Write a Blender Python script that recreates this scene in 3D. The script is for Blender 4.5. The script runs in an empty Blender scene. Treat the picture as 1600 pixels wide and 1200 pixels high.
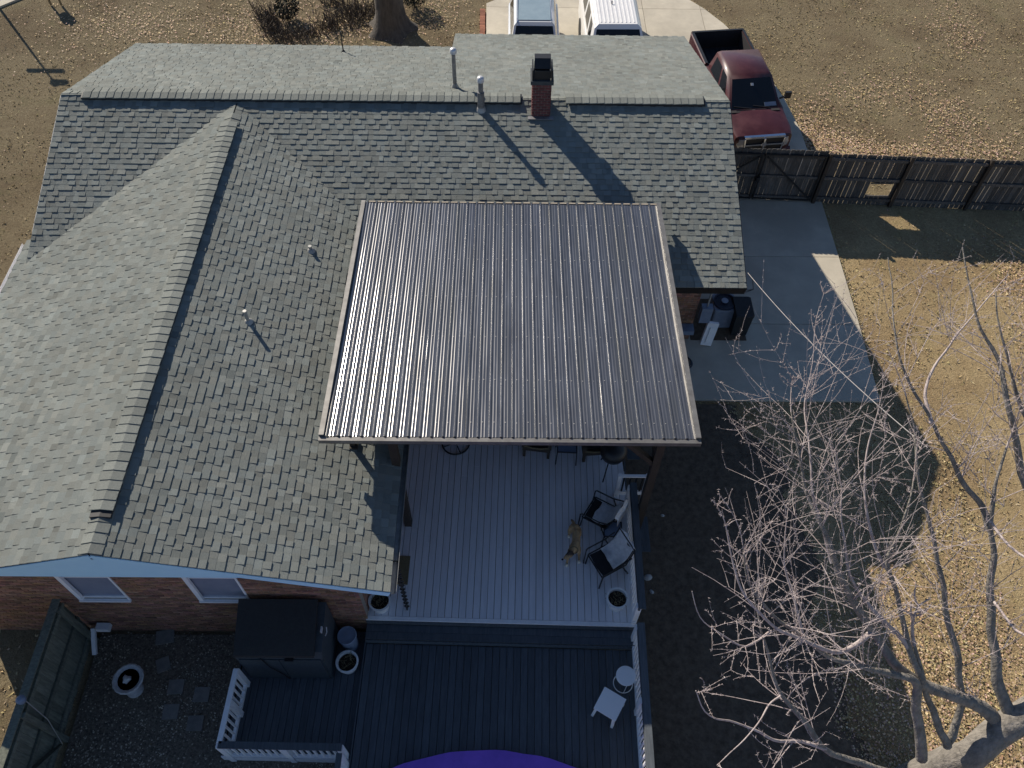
import bpy, bmesh, math, random
from mathutils import Vector, Matrix, noise
random.seed(7)
R = random.Random(11)
U = R.uniform
pi = math.pi
sc = bpy.context.scene
COL = sc.collection

# ------------------------------------------------------------------ camera, world, sun, exposure
CAM = Vector((0, 0, 17.2849))
RT = Vector((0.99993682, 0.00274788, 0.0109)); UP = Vector((-0.00864226, 0.80799806, 0.58912176))
FW = Vector((0.00718834, 0.58917874, -0.80797075)); FPX = 1285.8524
cd = bpy.data.cameras.new("camera"); cam = bpy.data.objects.new("camera", cd); COL.objects.link(cam)
cam.matrix_world = Matrix(((RT.x, UP.x, -FW.x, CAM.x), (RT.y, UP.y, -FW.y, CAM.y), (RT.z, UP.z, -FW.z, CAM.z), (0, 0, 0, 1)))
cd.sensor_width = 36; cd.lens = FPX / 1600 * 36; cd.clip_end = 2000; cd.clip_start = .1
sc.camera = cam

SUN = Vector((-0.9921, 1.2834, 1.0)).normalized()
w = bpy.data.worlds.new("World"); sc.world = w; w.use_nodes = True
nt = w.node_tree; bg = nt.nodes["Background"]
sky = nt.nodes.new("ShaderNodeTexSky"); sky.sky_type = 'NISHITA'; sky.sun_disc = False
sky.sun_elevation = math.asin(SUN.z); sky.sun_rotation = math.atan2(SUN.x, SUN.y)
sky.air_density = .7; sky.dust_density = .1; sky.ozone_density = 2.2
nt.links.new(sky.outputs[0], bg.inputs[0]); bg.inputs[1].default_value = .085
sl = bpy.data.lights.new("sun", 'SUN'); so = bpy.data.objects.new("sun", sl); COL.objects.link(so)
sl.energy = 5.0; sl.angle = math.radians(.5); sl.color = (1, .90, .76)
so.rotation_euler = SUN.to_track_quat('Z', 'Y').to_euler(); so.location = (-20, 26, 30)
vs = sc.view_settings; vs.view_transform = 'Standard'; vs.look = 'None'; vs.exposure = 0.32; vs.gamma = 1; vs.use_curve_mapping = False

# ------------------------------------------------------------------ helpers
def ray(u, v): return FW + RT * ((u - 800) / FPX) - UP * ((v - 600) / FPX)
def at(u, v, z):
    d = ray(u, v); return CAM + d * ((z - CAM.z) / d.z)
def aty(u, v, y):
    d = ray(u, v); return CAM + d * (y / d.y)

ORG = {}
def prop(o, label=None, cat=None, group=None, kind=None):
    if label: o["label"] = label
    if cat: o["category"] = cat
    if group: o["group"] = group
    if kind: o["kind"] = kind
    return o
def thing(name, loc, label, cat, group=None, rz=0, kind=None):
    o = bpy.data.objects.new(name, None); COL.objects.link(o); o.empty_display_size = .2
    o.location = loc; o.rotation_euler = (0, 0, rz)
    ORG[o.name] = Vector(loc)
    return prop(o, label, cat, group, kind)
class MB:
    def __init__(s): s.v = []; s.f = []; s.m = []; s.c = []; s.col = (1, 1, 1); s.mi = 0
    def face(s, idx): s.f.append(tuple(idx)); s.m.append(s.mi); s.c.append(s.col)
    def quad(s, *ps):
        n = len(s.v); s.v += [tuple(p) for p in ps]; s.face(range(n, n + len(ps)))
    def box(s, c, d, M=None, bottom=True):
        n = len(s.v); c = Vector(c)
        for z in (-.5, .5):
            for x, y in ((-.5, -.5), (.5, -.5), (.5, .5), (-.5, .5)):
                p = Vector((x * d[0], y * d[1], z * d[2]))
                if M is not None: p = M @ p
                s.v.append(tuple(p + c))
        for f in ((4, 5, 6, 7), (0, 1, 5, 4), (1, 2, 6, 5), (2, 3, 7, 6), (3, 0, 4, 7)): s.face([n + i for i in f])
        if bottom: s.face([n + i for i in (3, 2, 1, 0)])
        return s
    def bb(s, a, b):
        return s.box([(a[i] + b[i]) / 2 for i in range(3)], [abs(b[i] - a[i]) for i in range(3)])
    def beam(s, a, b, w, h, up=(0, 0, 1)):
        a, b = Vector(a), Vector(b); t = (b - a); L = t.length; t.normalize(); up = Vector(up)
        if abs(t.dot(up)) > .98: up = Vector((0, 1, 0))
        x = t.cross(up).normalized(); z = x.cross(t)
        M = Matrix((x, t, z)).transposed()
        return s.box((a + b) / 2, (w, L, h), M)
    def tube(s, pts, r, n=6, cap=True):
        pts = [Vector(p) for p in pts]; k = len(pts)
        if not isinstance(r, (list, tuple)): r = [r] * k
        base = len(s.v); px = None
        for i, p in enumerate(pts):
            t = (pts[min(i + 1, k - 1)] - pts[max(i - 1, 0)])
            t = t.normalized() if t.length > 1e-9 else Vector((0, 0, 1))
            if px is None: px = t.orthogonal().normalized()
            px = px - t * px.dot(t)
            px = px.normalized() if px.length > 1e-6 else t.orthogonal().normalized()
            py = t.cross(px)
            for j in range(n):
                a = 2 * pi * j / n; s.v.append(tuple(p + (px * math.cos(a) + py * math.sin(a)) * r[i]))
        for i in range(k - 1):
            for j in range(n):
                a = base + i * n + j; b = base + i * n + (j + 1) % n
                s.face((a, b, b + n, a + n))
        if cap:
            s.face([base + j for j in range(n)][::-1]); s.face([base + (k - 1) * n + j for j in range(n)])
        return s
    def ring(s, c, rad, r, n=24, m=5, M=None):
        base = len(s.v); c = Vector(c)
        for i in range(n):
            a = 2 * pi * i / n
            for j in range(m):
                b = 2 * pi * j / m
                p = Vector(((rad + r * math.cos(b)) * math.cos(a), (rad + r * math.cos(b)) * math.sin(a), r * math.sin(b)))
                if M is not None: p = M @ p
                s.v.append(tuple(p + c))
        for i in range(n):
            for j in range(m):
                s.face((base + i * m + j, base + ((i + 1) % n) * m + j, base + ((i + 1) % n) * m + (j + 1) % m, base + i * m + (j + 1) % m))
        return s
    def lathe(s, prof, c=(0, 0, 0), n=20, M=None, wob=None):
        base = len(s.v); c = Vector(c); k = len(prof)
        for i, (r, z) in enumerate(prof):
            for j in range(n):
                a = 2 * pi * j / n; rr = r * (wob(a, i) if wob else 1)
                p = Vector((rr * math.cos(a), rr * math.sin(a), z))
                if M is not None: p = M @ p
                s.v.append(tuple(p + c))
        for i in range(k - 1):
            for j in range(n):
                a = base + i * n + j; b = base + i * n + (j + 1) % n
                s.face((a, b, b + n, a + n))
        if prof[0][0] > 1e-4: s.face([base + j for j in range(n)][::-1])
        if prof[-1][0] > 1e-4: s.face([base + (k - 1) * n + j for j in range(n)])
        return s
    def prism(s, poly, z0, z1):
        n = len(s.v); k = len(poly)
        s.v += [(p[0], p[1], z0) for p in poly] + [(p[0], p[1], z1) for p in poly]
        s.face(range(n + k, n + 2 * k)); s.face(range(n + k - 1, n - 1, -1))
        for i in range(k): j = (i + 1) % k; s.face((n + i, n + j, n + k + j, n + k + i))
        return s
    def slab(s, pts, n, t):
        """solid from a 3d polygon, thickened by t against normal n"""
        b = len(s.v); k = len(pts); n = Vector(n)
        s.v += [tuple(Vector(p)) for p in pts] + [tuple(Vector(p) - n * t) for p in pts]
        s.face(range(b, b + k)); s.face(range(b + 2 * k - 1, b + k - 1, -1))
        for i in range(k): j = (i + 1) % k; s.face((b + i, b + k + i, b + k + j, b + j))
        return s
    def loft(s, secs, cap=True, close=True):
        base = len(s.v); n = len(secs[0])
        for sec in secs: s.v += [tuple(p) for p in sec]
        for i in range(len(secs) - 1):
            for j in range(n if close else n - 1):
                a = base + i * n + j; b = base + i * n + (j + 1) % n
                s.face((a, b, b + n, a + n))
        if cap:
            s.face([base + j for j in range(n)][::-1]); s.face([base + (len(secs) - 1) * n + j for j in range(n)])
        return s
    def mesh(s, name, off=(0, 0, 0), smooth=None, recalc=True, col=False):
        me = bpy.data.meshes.new(name); o = Vector(off)
        me.from_pydata([(a - o.x, b - o.y, c - o.z) for a, b, c in s.v], [], s.f)
        if any(s.m): me.polygons.foreach_set("material_index", s.m)
        if col:
            at_ = me.color_attributes.new("Col", 'FLOAT_COLOR', 'CORNER'); d = []
            for f, c in zip(s.f, s.c):
                for _ in f: d += [c[0], c[1], c[2], 1]
            at_.data.foreach_set("color", d)
        if recalc:
            bm = bmesh.new(); bm.from_mesh(me); bmesh.ops.recalc_face_normals(bm, faces=bm.faces); bm.to_mesh(me); bm.free()
        if smooth is not None:
            me.polygons.foreach_set("use_smooth", [True] * len(me.polygons)); me.set_sharp_from_angle(angle=smooth)
        me.update(); return me
def origin(o): return ORG.get(o.name, Vector((0, 0, 0)))
def obj(name, mb, mat, parent=None, smooth=None, local=False, col=False, recalc=True, kind=None, label=None, at0=None):
    """links mb as one mesh; world coordinates unless local=True; at0 = own origin in world space"""
    po = origin(parent) if parent is not None else Vector((0, 0, 0))
    own = Vector(at0) if at0 is not None else (po if (parent is not None or True) else po)
    me = mb.mesh(name, (0, 0, 0) if local else own, smooth, recalc, col)
    for m in (mat if isinstance(mat, (list, tuple)) else [mat]): me.materials.append(m)
    o = bpy.data.objects.new(name, me); COL.objects.link(o)
    if parent is not None: o.parent = parent
    if not local: o.location = own - po
    ORG[o.name] = po if local else own
    return prop(o, label=label, kind=kind)
def inst(name, me, parent, loc, rot=(0, 0, 0), scale=(1, 1, 1)):
    o = bpy.data.objects.new(name, me); COL.objects.link(o); o.parent = parent
    o.location = Vector(loc) - origin(parent); o.rotation_euler = rot; o.scale = scale; return o
def copy_tree(o, parent=None):
    c = o.copy(); COL.objects.link(c)
    if parent is not None: c.parent = parent
    for ch in list(o.children): copy_tree(ch, c)
    return c

# ------------------------------------------------------------------ materials
def mat(name, c1, c2=None, scale=6, rough=.8, metal=0, bump=0, bscale=60, rnd=0, attr=False, stretch=(1, 1, 1), coat=0, spec=.5, detail=4, trans=0, c3=None, s3=1.0, hue=0, dr=0.0):
    m = bpy.data.materials.new(name); m.use_nodes = True; t = m.node_tree; N = t.nodes; L = t.links
    b = N["Principled BSDF"]; b.inputs["Roughness"].default_value = rough; b.inputs["Metallic"].default_value = metal
    b.inputs["Specular IOR Level"].default_value = spec; b.inputs["Coat Weight"].default_value = coat; b.inputs["Coat Roughness"].default_value = .08
    b.inputs["Diffuse Roughness"].default_value = dr
    if trans: b.inputs["Transmission Weight"].default_value = trans
    tc = N.new("ShaderNodeTexCoord"); mp = N.new("ShaderNodeMapping"); mp.inputs["Scale"].default_value = stretch
    L.new(tc.outputs["Object"], mp.inputs[0])
    oi = None
    if rnd:
        oi = N.new("ShaderNodeObjectInfo"); mu = N.new("ShaderNodeMath"); mu.operation = 'MULTIPLY'; mu.inputs[1].default_value = 50
        L.new(oi.outputs["Random"], mu.inputs[0]); L.new(mu.outputs[0], mp.inputs["Location"])
    c2 = c2 or tuple(x * .75 for x in c1)
    nz = N.new("ShaderNodeTexNoise"); nz.inputs["Scale"].default_value = scale; nz.inputs["Detail"].default_value = detail; nz.inputs["Roughness"].default_value = .65
    L.new(mp.outputs[0], nz.inputs["Vector"])
    cr = N.new("ShaderNodeValToRGB"); cr.color_ramp.elements[0].position = .32; cr.color_ramp.elements[1].position = .68
    cr.color_ramp.elements[0].color = (*c2, 1); cr.color_ramp.elements[1].color = (*c1, 1)
    L.new(nz.outputs["Fac"], cr.inputs[0]); out = cr.outputs[0]
    def mul(a, sock=None, colr=None):
        mx = N.new("ShaderNodeMix"); mx.data_type = 'RGBA'; mx.blend_type = 'MULTIPLY'; mx.inputs[0].default_value = 1
        L.new(a, mx.inputs[6]); L.new(sock, mx.inputs[7]); return mx.outputs[2]
    if c3:
        n3 = N.new("ShaderNodeTexNoise"); n3.inputs["Scale"].default_value = s3; n3.inputs["Detail"].default_value = 5; n3.inputs["Roughness"].default_value = .6
        L.new(mp.outputs[0], n3.inputs["Vector"])
        r3 = N.new("ShaderNodeValToRGB"); r3.color_ramp.elements[0].position = .48; r3.color_ramp.elements[1].position = .66
        L.new(n3.outputs["Fac"], r3.inputs[0])
        mx = N.new("ShaderNodeMix"); mx.data_type = 'RGBA'; L.new(r3.outputs[0], mx.inputs[0]); L.new(out, mx.inputs[6]); mx.inputs[7].default_value = (*c3, 1); out = mx.outputs[2]
    if attr:
        a = N.new("ShaderNodeAttribute"); a.attribute_name = "Col"; out = mul(out, a.outputs["Color"])
    if rnd:
        rr = N.new("ShaderNodeMapRange"); rr.inputs[3].default_value = 1 - rnd; rr.inputs[4].default_value = 1 + rnd
        L.new(oi.outputs["Random"], rr.inputs[0]); cmb = N.new("ShaderNodeCombineColor")
        for i in range(3): L.new(rr.outputs[0], cmb.inputs[i])
        out = mul(out, cmb.outputs[0])
    L.new(out, b.inputs["Base Color"])
    if bump:
        bn = N.new("ShaderNodeTexNoise"); bn.inputs["Scale"].default_value = bscale; bn.inputs["Detail"].default_value = 5; L.new(mp.outputs[0], bn.inputs["Vector"])
        bp = N.new("ShaderNodeBump"); bp.inputs["Strength"].default_value = bump; bp.inputs["Distance"].default_value = .02
        L.new(bn.outputs["Fac"], bp.inputs["Height"]); L.new(bp.outputs[0], b.inputs["Normal"])
    return m

M = {}
M['shingle'] = mat('asphalt_shingle', (.24, .258, .242), (.185, .202, .192), 90, .95, bump=.5, bscale=300, attr=True, spec=.15, c3=(.205, .22, .205), s3=.35)
M['roofdeck'] = mat('roof_felt', (.05, .052, .05), (.035, .037, .036), 10, .95)
M['cap'] = mat('ridge_shingle', (.235, .25, .232), (.18, .195, .182), 40, .95, bump=.4, bscale=250, rnd=.14, spec=.15)
M['vent'] = mat('black_plastic', (.02, .022, .026), (.014, .015, .018), 30, .6)
M['brick'] = mat('red_brick', (.36, .19, .125), (.20, .115, .085), 14, .9, bump=.5, bscale=120, attr=True)
M['brickobj'] = mat('chimney_brick', (.20, .062, .060), (.13, .045, .045), 25, .88, bump=.5, bscale=120, rnd=.3)
M['mortar'] = mat('mortar', (.34, .30, .26), (.24, .21, .18), 20, .95, bump=.4)
M['siding'] = mat('pale_blue_paint', (.50, .80, .97), (.46, .76, .94), 3, .7)
M['trim'] = mat('white_paint', (.86, .86, .87), (.76, .76, .78), 8, .6, bump=.15)
M['gutter'] = mat('gutter_metal', (.42, .42, .40), (.28, .28, .27), 9, .45, metal=.2)
M['steel'] = mat('dark_bronze_steel', (.272, .273, .278), (.175, .176, .182), 2.5, .20, metal=.77, stretch=(3, .35, 1), c3=(.21, .208, .20), s3=1.3)
M['steeltrim'] = mat('dark_steel_trim', (.24, .235, .225), (.16, .155, .15), 5, .45, metal=.5)
M['foam'] = mat('closure_foam', (.46, .40, .32), (.34, .29, .23), 20, .9)
M['darkwood'] = mat('dark_stained_wood', (.045, .034, .026), (.022, .017, .014), 6, .75, stretch=(1, 1, .3), bump=.3)
M['fence'] = mat('weathered_fence_wood', (.125, .116, .11), (.06, .056, .053), 9, .9, stretch=(3, 3, .4), bump=.5, bscale=50, rnd=.3)
M['fenceL'] = mat('mossy_fence_wood', (.20, .21, .17), (.10, .112, .09), 9, .9, stretch=(2, 3, .4), bump=.5, bscale=50, rnd=.22)
M['deckU'] = mat('light_grey_deck_paint', (.76, .76, .79), (.68, .68, .715), 5, .75, stretch=(6, .6, 1), bump=.2, rnd=.055, c3=(.66, .66, .69), s3=1.0)
M['deckL'] = mat('charcoal_deck_paint', (.090, .104, .120), (.052, .062, .074), 5, .75, stretch=(6, .6, 1), bump=.25, rnd=.16)
M['concrete'] = mat('concrete', (.58, .53, .43), (.47, .43, .35), 1.6, .9, bump=.25, bscale=90, rnd=.05, c3=(.44, .40, .325), s3=.55, detail=8)
M['road'] = mat('asphalt_road', (.16, .165, .18), (.12, .125, .14), 4, .9, bump=.3)
M['paver'] = mat('paver_stone', (.23, .22, .20), (.15, .145, .135), 6, .9, bump=.3, rnd=.12)
M['pipe'] = mat('galvanised_pipe', (.30, .30, .31), (.18, .18, .19), 8, .5, metal=.6)
M['pipecap'] = mat('pale_metal_cap', (.7, .7, .72), (.55, .55, .57), 8, .4, metal=.3)
M['black'] = mat('black_metal', (.018, .019, .021), (.012, .012, .014), 10, .45)
M['blackwood'] = mat('dark_wicker', (.055, .042, .030), (.03, .022, .016), 40, .7, bump=.6, bscale=80)
M['cloth'] = mat('grey_towel', (.62, .62, .63), (.46, .46, .47), 12, .95, bump=.5, bscale=60)
M['white'] = mat('white_plastic', (.88, .88, .88), (.82, .83, .84), 4, .4)
M['pot'] = mat('white_resin_pot', (.85, .85, .84), (.7, .7, .69), 8, .5)
M['soil'] = mat('potting_soil', (.035, .026, .018), (.014, .011, .008), 25, .98, bump=1, bscale=40)
M['dry'] = mat('dry_stems', (.30, .24, .13), (.16, .12, .07), 20, .9)
M['mat'] = mat('brown_doormat', (.24, .19, .105), (.15, .12, .07), 60, .98, bump=.6)
M['purple'] = mat('purple_tarpaulin', (.27, .11, .66), (.20, .085, .54), 3, .42, bump=.2, bscale=14)
M['bluebin'] = mat('grey_blue_plastic', (.20, .25, .34), (.15, .19, .27), 5, .5)
M['shed'] = mat('charcoal_shed_plastic', (.055, .068, .080), (.038, .048, .058), 12, .55, bump=.2)
M['shedlid'] = mat('black_shed_lid', (.019, .021, .023), (.012, .013, .015), 14, .7, bump=.3)
M['stone'] = mat('pale_concrete_ornament', (.50, .50, .50), (.34, .34, .34), 18, .9, bump=.4)
M['ac'] = mat('grey_ac_enamel', (.27, .31, .38), (.21, .245, .31), 6, .5)
M['acdark'] = mat('dark_fan_blue', (.03, .036, .06), None, 10, .5)
M['bark'] = mat('grey_bark', (.31, .285, .25), (.15, .138, .12), 10, .95, stretch=(1, 1, .35), bump=1, bscale=26)
M['twig'] = mat('pale_twig_bark', (.54, .475, .455), (.33, .265, .255), 9, .85)
M['bark2'] = mat('dark_furrowed_bark', (.13, .115, .10), (.062, .055, .048), 7, .95, stretch=(1, 1, .25), bump=1, bscale=22)
M['shrub'] = mat('dark_evergreen_leaf', (.022, .028, .016), (.012, .015, .010), 30, .85)
M['bedtwig'] = mat('dead_stem_brown', (.13, .10, .075), (.06, .048, .036), 20, .95)
M['leaf'] = mat('fallen_leaf', (.56, .42, .28), (.32, .21, .125), 3, .75, attr=True)
M['blade'] = mat('dormant_grass_blade', (.50, .415, .25), (.36, .29, .165), 2, .9, attr=True)
M['glass'] = mat('dark_glass', (.012, .015, .018), (.010, .012, .015), 3, .06, spec=.6)
M['curtain'] = mat('grey_blind', (.24, .26, .33), (.19, .21, .28), 3, .7)
M['red'] = mat('maroon_car_paint', (.062, .011, .015), (.05, .009, .012), 4, .42, coat=.25, c3=(.078, .022, .025), s3=2)
M['silver'] = mat('silver_white_paint', (.62, .64, .67), (.60, .62, .65), 3, .3, coat=.6)
M['bluesteel'] = mat('pale_blue_roof_glass', (.30, .385, .43), (.25, .33, .375), 3, .18, coat=.7)
M['vanwhite'] = mat('white_van_paint', (.82, .82, .82), (.76, .76, .76), 3, .35, coat=.5)
M['rubber'] = mat('tyre_rubber', (.02, .02, .02), None, 12, .9)
M['chrome'] = mat('chrome', (.6, .62, .66), (.5, .52, .56), 6, .18, metal=1)
M['lamp'] = mat('headlight_lens', (.45, .45, .45), None, 8, .15, coat=.5)
M['bedliner'] = mat('dark_bed_liner', (.022, .02, .024), (.014, .013, .016), 12, .8)
M['fur'] = mat('tan_dog_fur', (.62, .42, .22), (.36, .23, .12), 7, .95, bump=.7, bscale=45, c3=(.07, .05, .04), s3=3.2)
M['furwhite'] = mat('cream_dog_fur', (.8, .74, .64), (.65, .58, .46), 9, .95, bump=.5, bscale=45)
M['furdark'] = mat('dark_dog_fur', (.02, .016, .014), None, 9, .8)
M['wire'] = mat('pale_cable', (.40, .38, .37), (.3, .28, .28), 9, .7)
M['edging'] = mat('edging_brick', (.33, .13, .075), (.22, .085, .05), 14, .9, rnd=.25)
M['poolwall'] = mat('grey_pool_wall', (.16, .18, .21), None, 5, .5)

# ground: dormant lawn, colour follows the turf itself (patches of straw, brown, thin green)
def lawn_mat():
    m = bpy.data.materials.new("dormant_lawn"); m.use_nodes = True; t = m.node_tree; N = t.nodes; L = t.links; b = N["Principled BSDF"]
    b.inputs["Roughness"].default_value = 1; b.inputs["Diffuse Roughness"].default_value = .4; b.inputs["Specular IOR Level"].default_value = .1
    tc = N.new("ShaderNodeTexCoord")
    def nz(s, d=6, r=.65, st=None):
        n = N.new("ShaderNodeTexNoise"); n.inputs["Scale"].default_value = s; n.inputs["Detail"].default_value = d; n.inputs["Roughness"].default_value = r
        L.new(tc.outputs["Object"], n.inputs["Vector"]); return n.outputs["Fac"]
    def ramp(f, a, c0, d, c1):
        r = N.new("ShaderNodeValToRGB"); e = r.color_ramp.elements; e[0].position = a; e[1].position = d; e[0].color = (*c0, 1); e[1].color = (*c1, 1); L.new(f, r.inputs[0]); return r.outputs[0]
    def mix(f, a, c, mode='MIX'):
        x = N.new("ShaderNodeMix"); x.data_type = 'RGBA'; x.blend_type = mode
        if isinstance(f, float): x.inputs[0].default_value = f
        else: L.new(f, x.inputs[0])
        L.new(a, x.inputs[6])
        if isinstance(c, tuple): x.inputs[7].default_value = (*c, 1)
        else: L.new(c, x.inputs[7])
        return x.outputs[2]
    base = ramp(nz(13, 9, .72), .34, (.29, .228, .142), .66, (.46, .385, .25))
    base = mix(ramp(nz(.33, 5), .44, (0, 0, 0), .62, (1, 1, 1)), base, ramp(nz(15, 9, .72), .35, (.22, .168, .108), .68, (.36, .283, .18)))
    base = mix(ramp(nz(.8, 4), .56, (0, 0, 0), .72, (.55, .55, .55)), base, (.30, .27, .15))
    sx = N.new("ShaderNodeSeparateXYZ"); L.new(tc.outputs["Object"], sx.inputs[0])
    def mr(sock, a, b):
        r = N.new("ShaderNodeMapRange"); r.inputs[1].default_value = a; r.inputs[2].default_value = b; L.new(sock, r.inputs[0]); return r.outputs[0]
    mu = N.new("ShaderNodeMath"); mu.operation = 'MULTIPLY'; L.new(mr(sx.outputs[1], 19.9, 19.4), mu.inputs[0]); L.new(mr(sx.outputs[0], 3, 4), mu.inputs[1])
    base = mix(1.0, base, ramp(mu.outputs[0], 0, (.84, .84, .82), 1, (1.40, 1.33, 1.18)), 'MULTIPLY')   # fenced back lawn is paler straw than the front lawn
    base = mix(1.0, base, ramp(nz(42, 6, .8), .3, (.50, .48, .46), .62, (1.1, 1.1, 1.1)), 'MULTIPLY')
    L.new(base, b.inputs["Base Color"])
    bp = N.new("ShaderNodeBump"); bp.inputs["Strength"].default_value = 1; bp.inputs["Distance"].default_value = .06
    L.new(nz(20, 8, .75), bp.inputs["Height"]); L.new(bp.outputs[0], b.inputs["Normal"]); return m
M['lawn'] = lawn_mat()
M['shade_and_soil'] = mat('dark_shade_and_soil', (.17, .135, .10), (.085, .066, .05), 7, 1, bump=1, bscale=24, detail=9, spec=.1)  # painted shade on the lawn by the deck, and real soil at the AC
M['gravel'] = mat('dark_gravel_bed', (.24, .205, .16), (.07, .06, .048), 22, 1, bump=1, bscale=40, detail=9, spec=.2)

# ------------------------------------------------------------------ terrain
def sst(a, b, x):
    t = max(0, min(1, (x - a) / (b - a))); return t * t * (3 - 2 * t)
def gh(x, y):
    h = .6 * (1 - sst(-3.1, -2.5, x)) * (1 - sst(7, 13, y))
    return h
def ground():
    xs = [-400, -120, -60, -40] + [-30 + .5 * i for i in range(121)] + [40, 60, 120, 400]
    ys = [-300, -60, -20, -8] + [-4 + .5 * i for i in range(97)] + [52, 70, 120, 400]
    mb = MB(); nx = len(xs)
    for y in ys:
        for x in xs: mb.v.append((x, y, gh(x, y) + (.03 * noise.noise(Vector((x * .4, y * .4, 0))) - .03 if abs(x) < 40 and y < 50 else -.03)))
    for j in range(len(ys) - 1):
        for i in range(nx - 1): mb.face((j * nx + i, j * nx + i + 1, (j + 1) * nx + i + 1, (j + 1) * nx + i))
    obj('lawn', mb, M['lawn'], smooth=3, kind='structure', recalc=False)
ground()

def clip(poly, a, b, c):   # keep a*x+b*y<=c
    out = []
    for i in range(len(poly)):
        p, q = poly[i], poly[(i + 1) % len(poly)]; dp = a * p[0] + b * p[1] - c; dq = a * q[0] + b * q[1] - c
        if dp <= 0: out.append(p)
        if dp * dq < 0:
            t = dp / (dp - dq); out.append((p[0] + (q[0] - p[0]) * t, p[1] + (q[1] - p[1]) * t))
    return out
def driveway():
    root = thing('driveway', (3, 22, 0), None, None, kind='structure')
    P = [(3.9, 12.14), (9.62, 12.13), (9.72, 14.9), (9.75, 17), (9.77, 19.66), (9.86, 22.0), (9.84, 23.25), (9.63, 25.03), (9.2, 27.0), (8.75, 28.5), (8.21, 29.76), (7.61, 30.8), (7.07, 31.49), (6.2, 32.3), (5, 33), (-.5, 33), (-.52, 31.3), (-.9, 31), (-.86, 28.8), (-.8, 23), (3.9, 23)]
    L = [(P, -1, 0, 0)]
    cuts_y = [12, 14.7, 17.3, 19.72, 22.2, 26.5, 30.75, 34]; cuts_x = [-2, 2.9, 5.2, 7.45, 12]
    for i in range(len(cuts_y) - 1):
        for j in range(len(cuts_x) - 1):
            if i < 4 and j < 2: continue
            y0, y1 = cuts_y[i] + .008, cuts_y[i + 1] - .008; x0, x1 = cuts_x[j] + .008, cuts_x[j + 1] - .008
            if i < 4 and j == 2: x0, x1 = 3.9, 12
            if i < 4 and j == 3: continue
            q = clip(clip(clip(clip(P, -1, 0, -x0), 1, 0, x1), 0, -1, -y0), 0, 1, y1)
            if len(q) < 3: continue
            mb = MB(); mb.prism(q, -.12, .035); obj('slab', mb, M['concrete'], root, at0=(q[0][0], q[0][1], 0))
    mb = MB(); mb.prism([(x * .99, y) for x, y in [(3.95, 12.2), (9.6, 12.2), (9.7, 19), (9.5, 25), (7, 31.2), (-.4, 31.2), (-.4, 23.2), (3.95, 23.2)]], -.14, .015); obj('joint_filler', mb, M['soil'], root)
    e = thing('brick_edging', (-1, 29.6, 0), 'red brick edging strip along the left side of the pale driveway', 'edging')
    bm_ = MB().box((0, 0, .03), (.2, .095, .1)).mesh('brick'); bm_.materials.append(M['edging'])
    for k in range(22):
        y = 28.3 + k * .104; inst('brick', bm_, e, (-1.0 - .02 * (y - 28.8) + U(-.006, .006), y, 0), (0, 0, U(-.04, .04)))
driveway()
def street():
    mb = MB(); a, b = at(0, 12, 0), at(34, -2, 0); d = (b - a).normalized(); n = Vector((-d.y, d.x, 0))
    mb.slab([a - d * 40, a + d * 60, a + d * 60 + n * .5, a - d * 40 + n * .5], (0, 0, 1), .2)
    for i in range(4): mb.v[-8 + i] = (mb.v[-8 + i][0], mb.v[-8 + i][1], .05)
    obj('kerb', mb, M['concrete'], kind='structure')
    mb = MB(); mb.slab([a + n * .5 - d * 40 + Vector((0, 0, .01)), a + d * 60 + n * .5 + Vector((0, 0, .01)), a + d * 60 + n * 8 + Vector((0, 0, .01)), a - d * 40 + n * 8 + Vector((0, 0, .01))], (0, 0, 1), .2)
    obj('street', mb, M['road'], kind='structure')
street()

# ------------------------------------------------------------------ house
zr, yr, ms = 5.3261, 17.2082, .3267
xl, xr, ye = -10.7034, 5.3177, 12.5483
yfl, yfg, xst = 21.7867, 23.2743, -1.62
xg, zg, yg, gs = -6.4943, 5.2794, 5.4064, .3181
xge, xgl = -1.9701, -11.0045
def zn(y): return zr - ms * abs(yr - y)
def zgab(x): return zg - gs * abs(x - xg)
house = thing('house', (-2.5, 14, 0), 'brick ranch house under a grey green shingle roof seen from above', 'house')
roof = MB()
cn = 1 / math.hypot(1, ms); cg = 1 / math.hypot(1, gs)
nN = Vector((0, -ms, 1)) * cn; nF = Vector((0, ms, 1)) * cn; nR = Vector((gs, 0, 1)) * cg; nL = Vector((-gs, 0, 1)) * cg
yj = yr - (zr - zg) / ms
def yval(x): return yr - (zr - zgab(x)) / ms
slopes = {
 'near': dict(O=Vector((xl, ye, zn(ye))), u=Vector((1, 0, 0)), v=Vector((0, 1, ms)) * cn, n=nN, poly=[(xl, ye), (xr, ye), (xr, yr), (xl, yr)]),
 'far': dict(O=Vector((xl, yfg, zn(yfg))), u=Vector((1, 0, 0)), v=Vector((0, -1, ms)) * cn, n=nF, poly=[(xl, yr), (xr, yr), (xr, yfg), (xst, yfg), (xst, yfl), (xl, yfl)]),
 'gr': dict(O=Vector((xge, yg, zgab(xge))), u=Vector((0, 1, 0)), v=Vector((-1, 0, gs)) * cg, n=nR, poly=[(xg, yg), (xge, yg), (xge, yval(xge)), (xg, yj)]),
 'gl': dict(O=Vector((xgl, yg, zgab(xgl))), u=Vector((0, 1, 0)), v=Vector((1, 0, gs)) * cg, n=nL, poly=[(xg, yg), (xg, yj), (xl, yval(xl)), (xl - .02, 13.75), (xgl, 13.75), (xgl, yg)]),
}
def zplane(k, x, y): return zn(y) if k in ('near', 'far') else zgab(x)
for k, s in slopes.items():
    pts = [Vector((x, y, zplane(k, x, y) - .012)) for x, y in s['poly']]
    roof.slab(pts, s['n'], .13)
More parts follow.
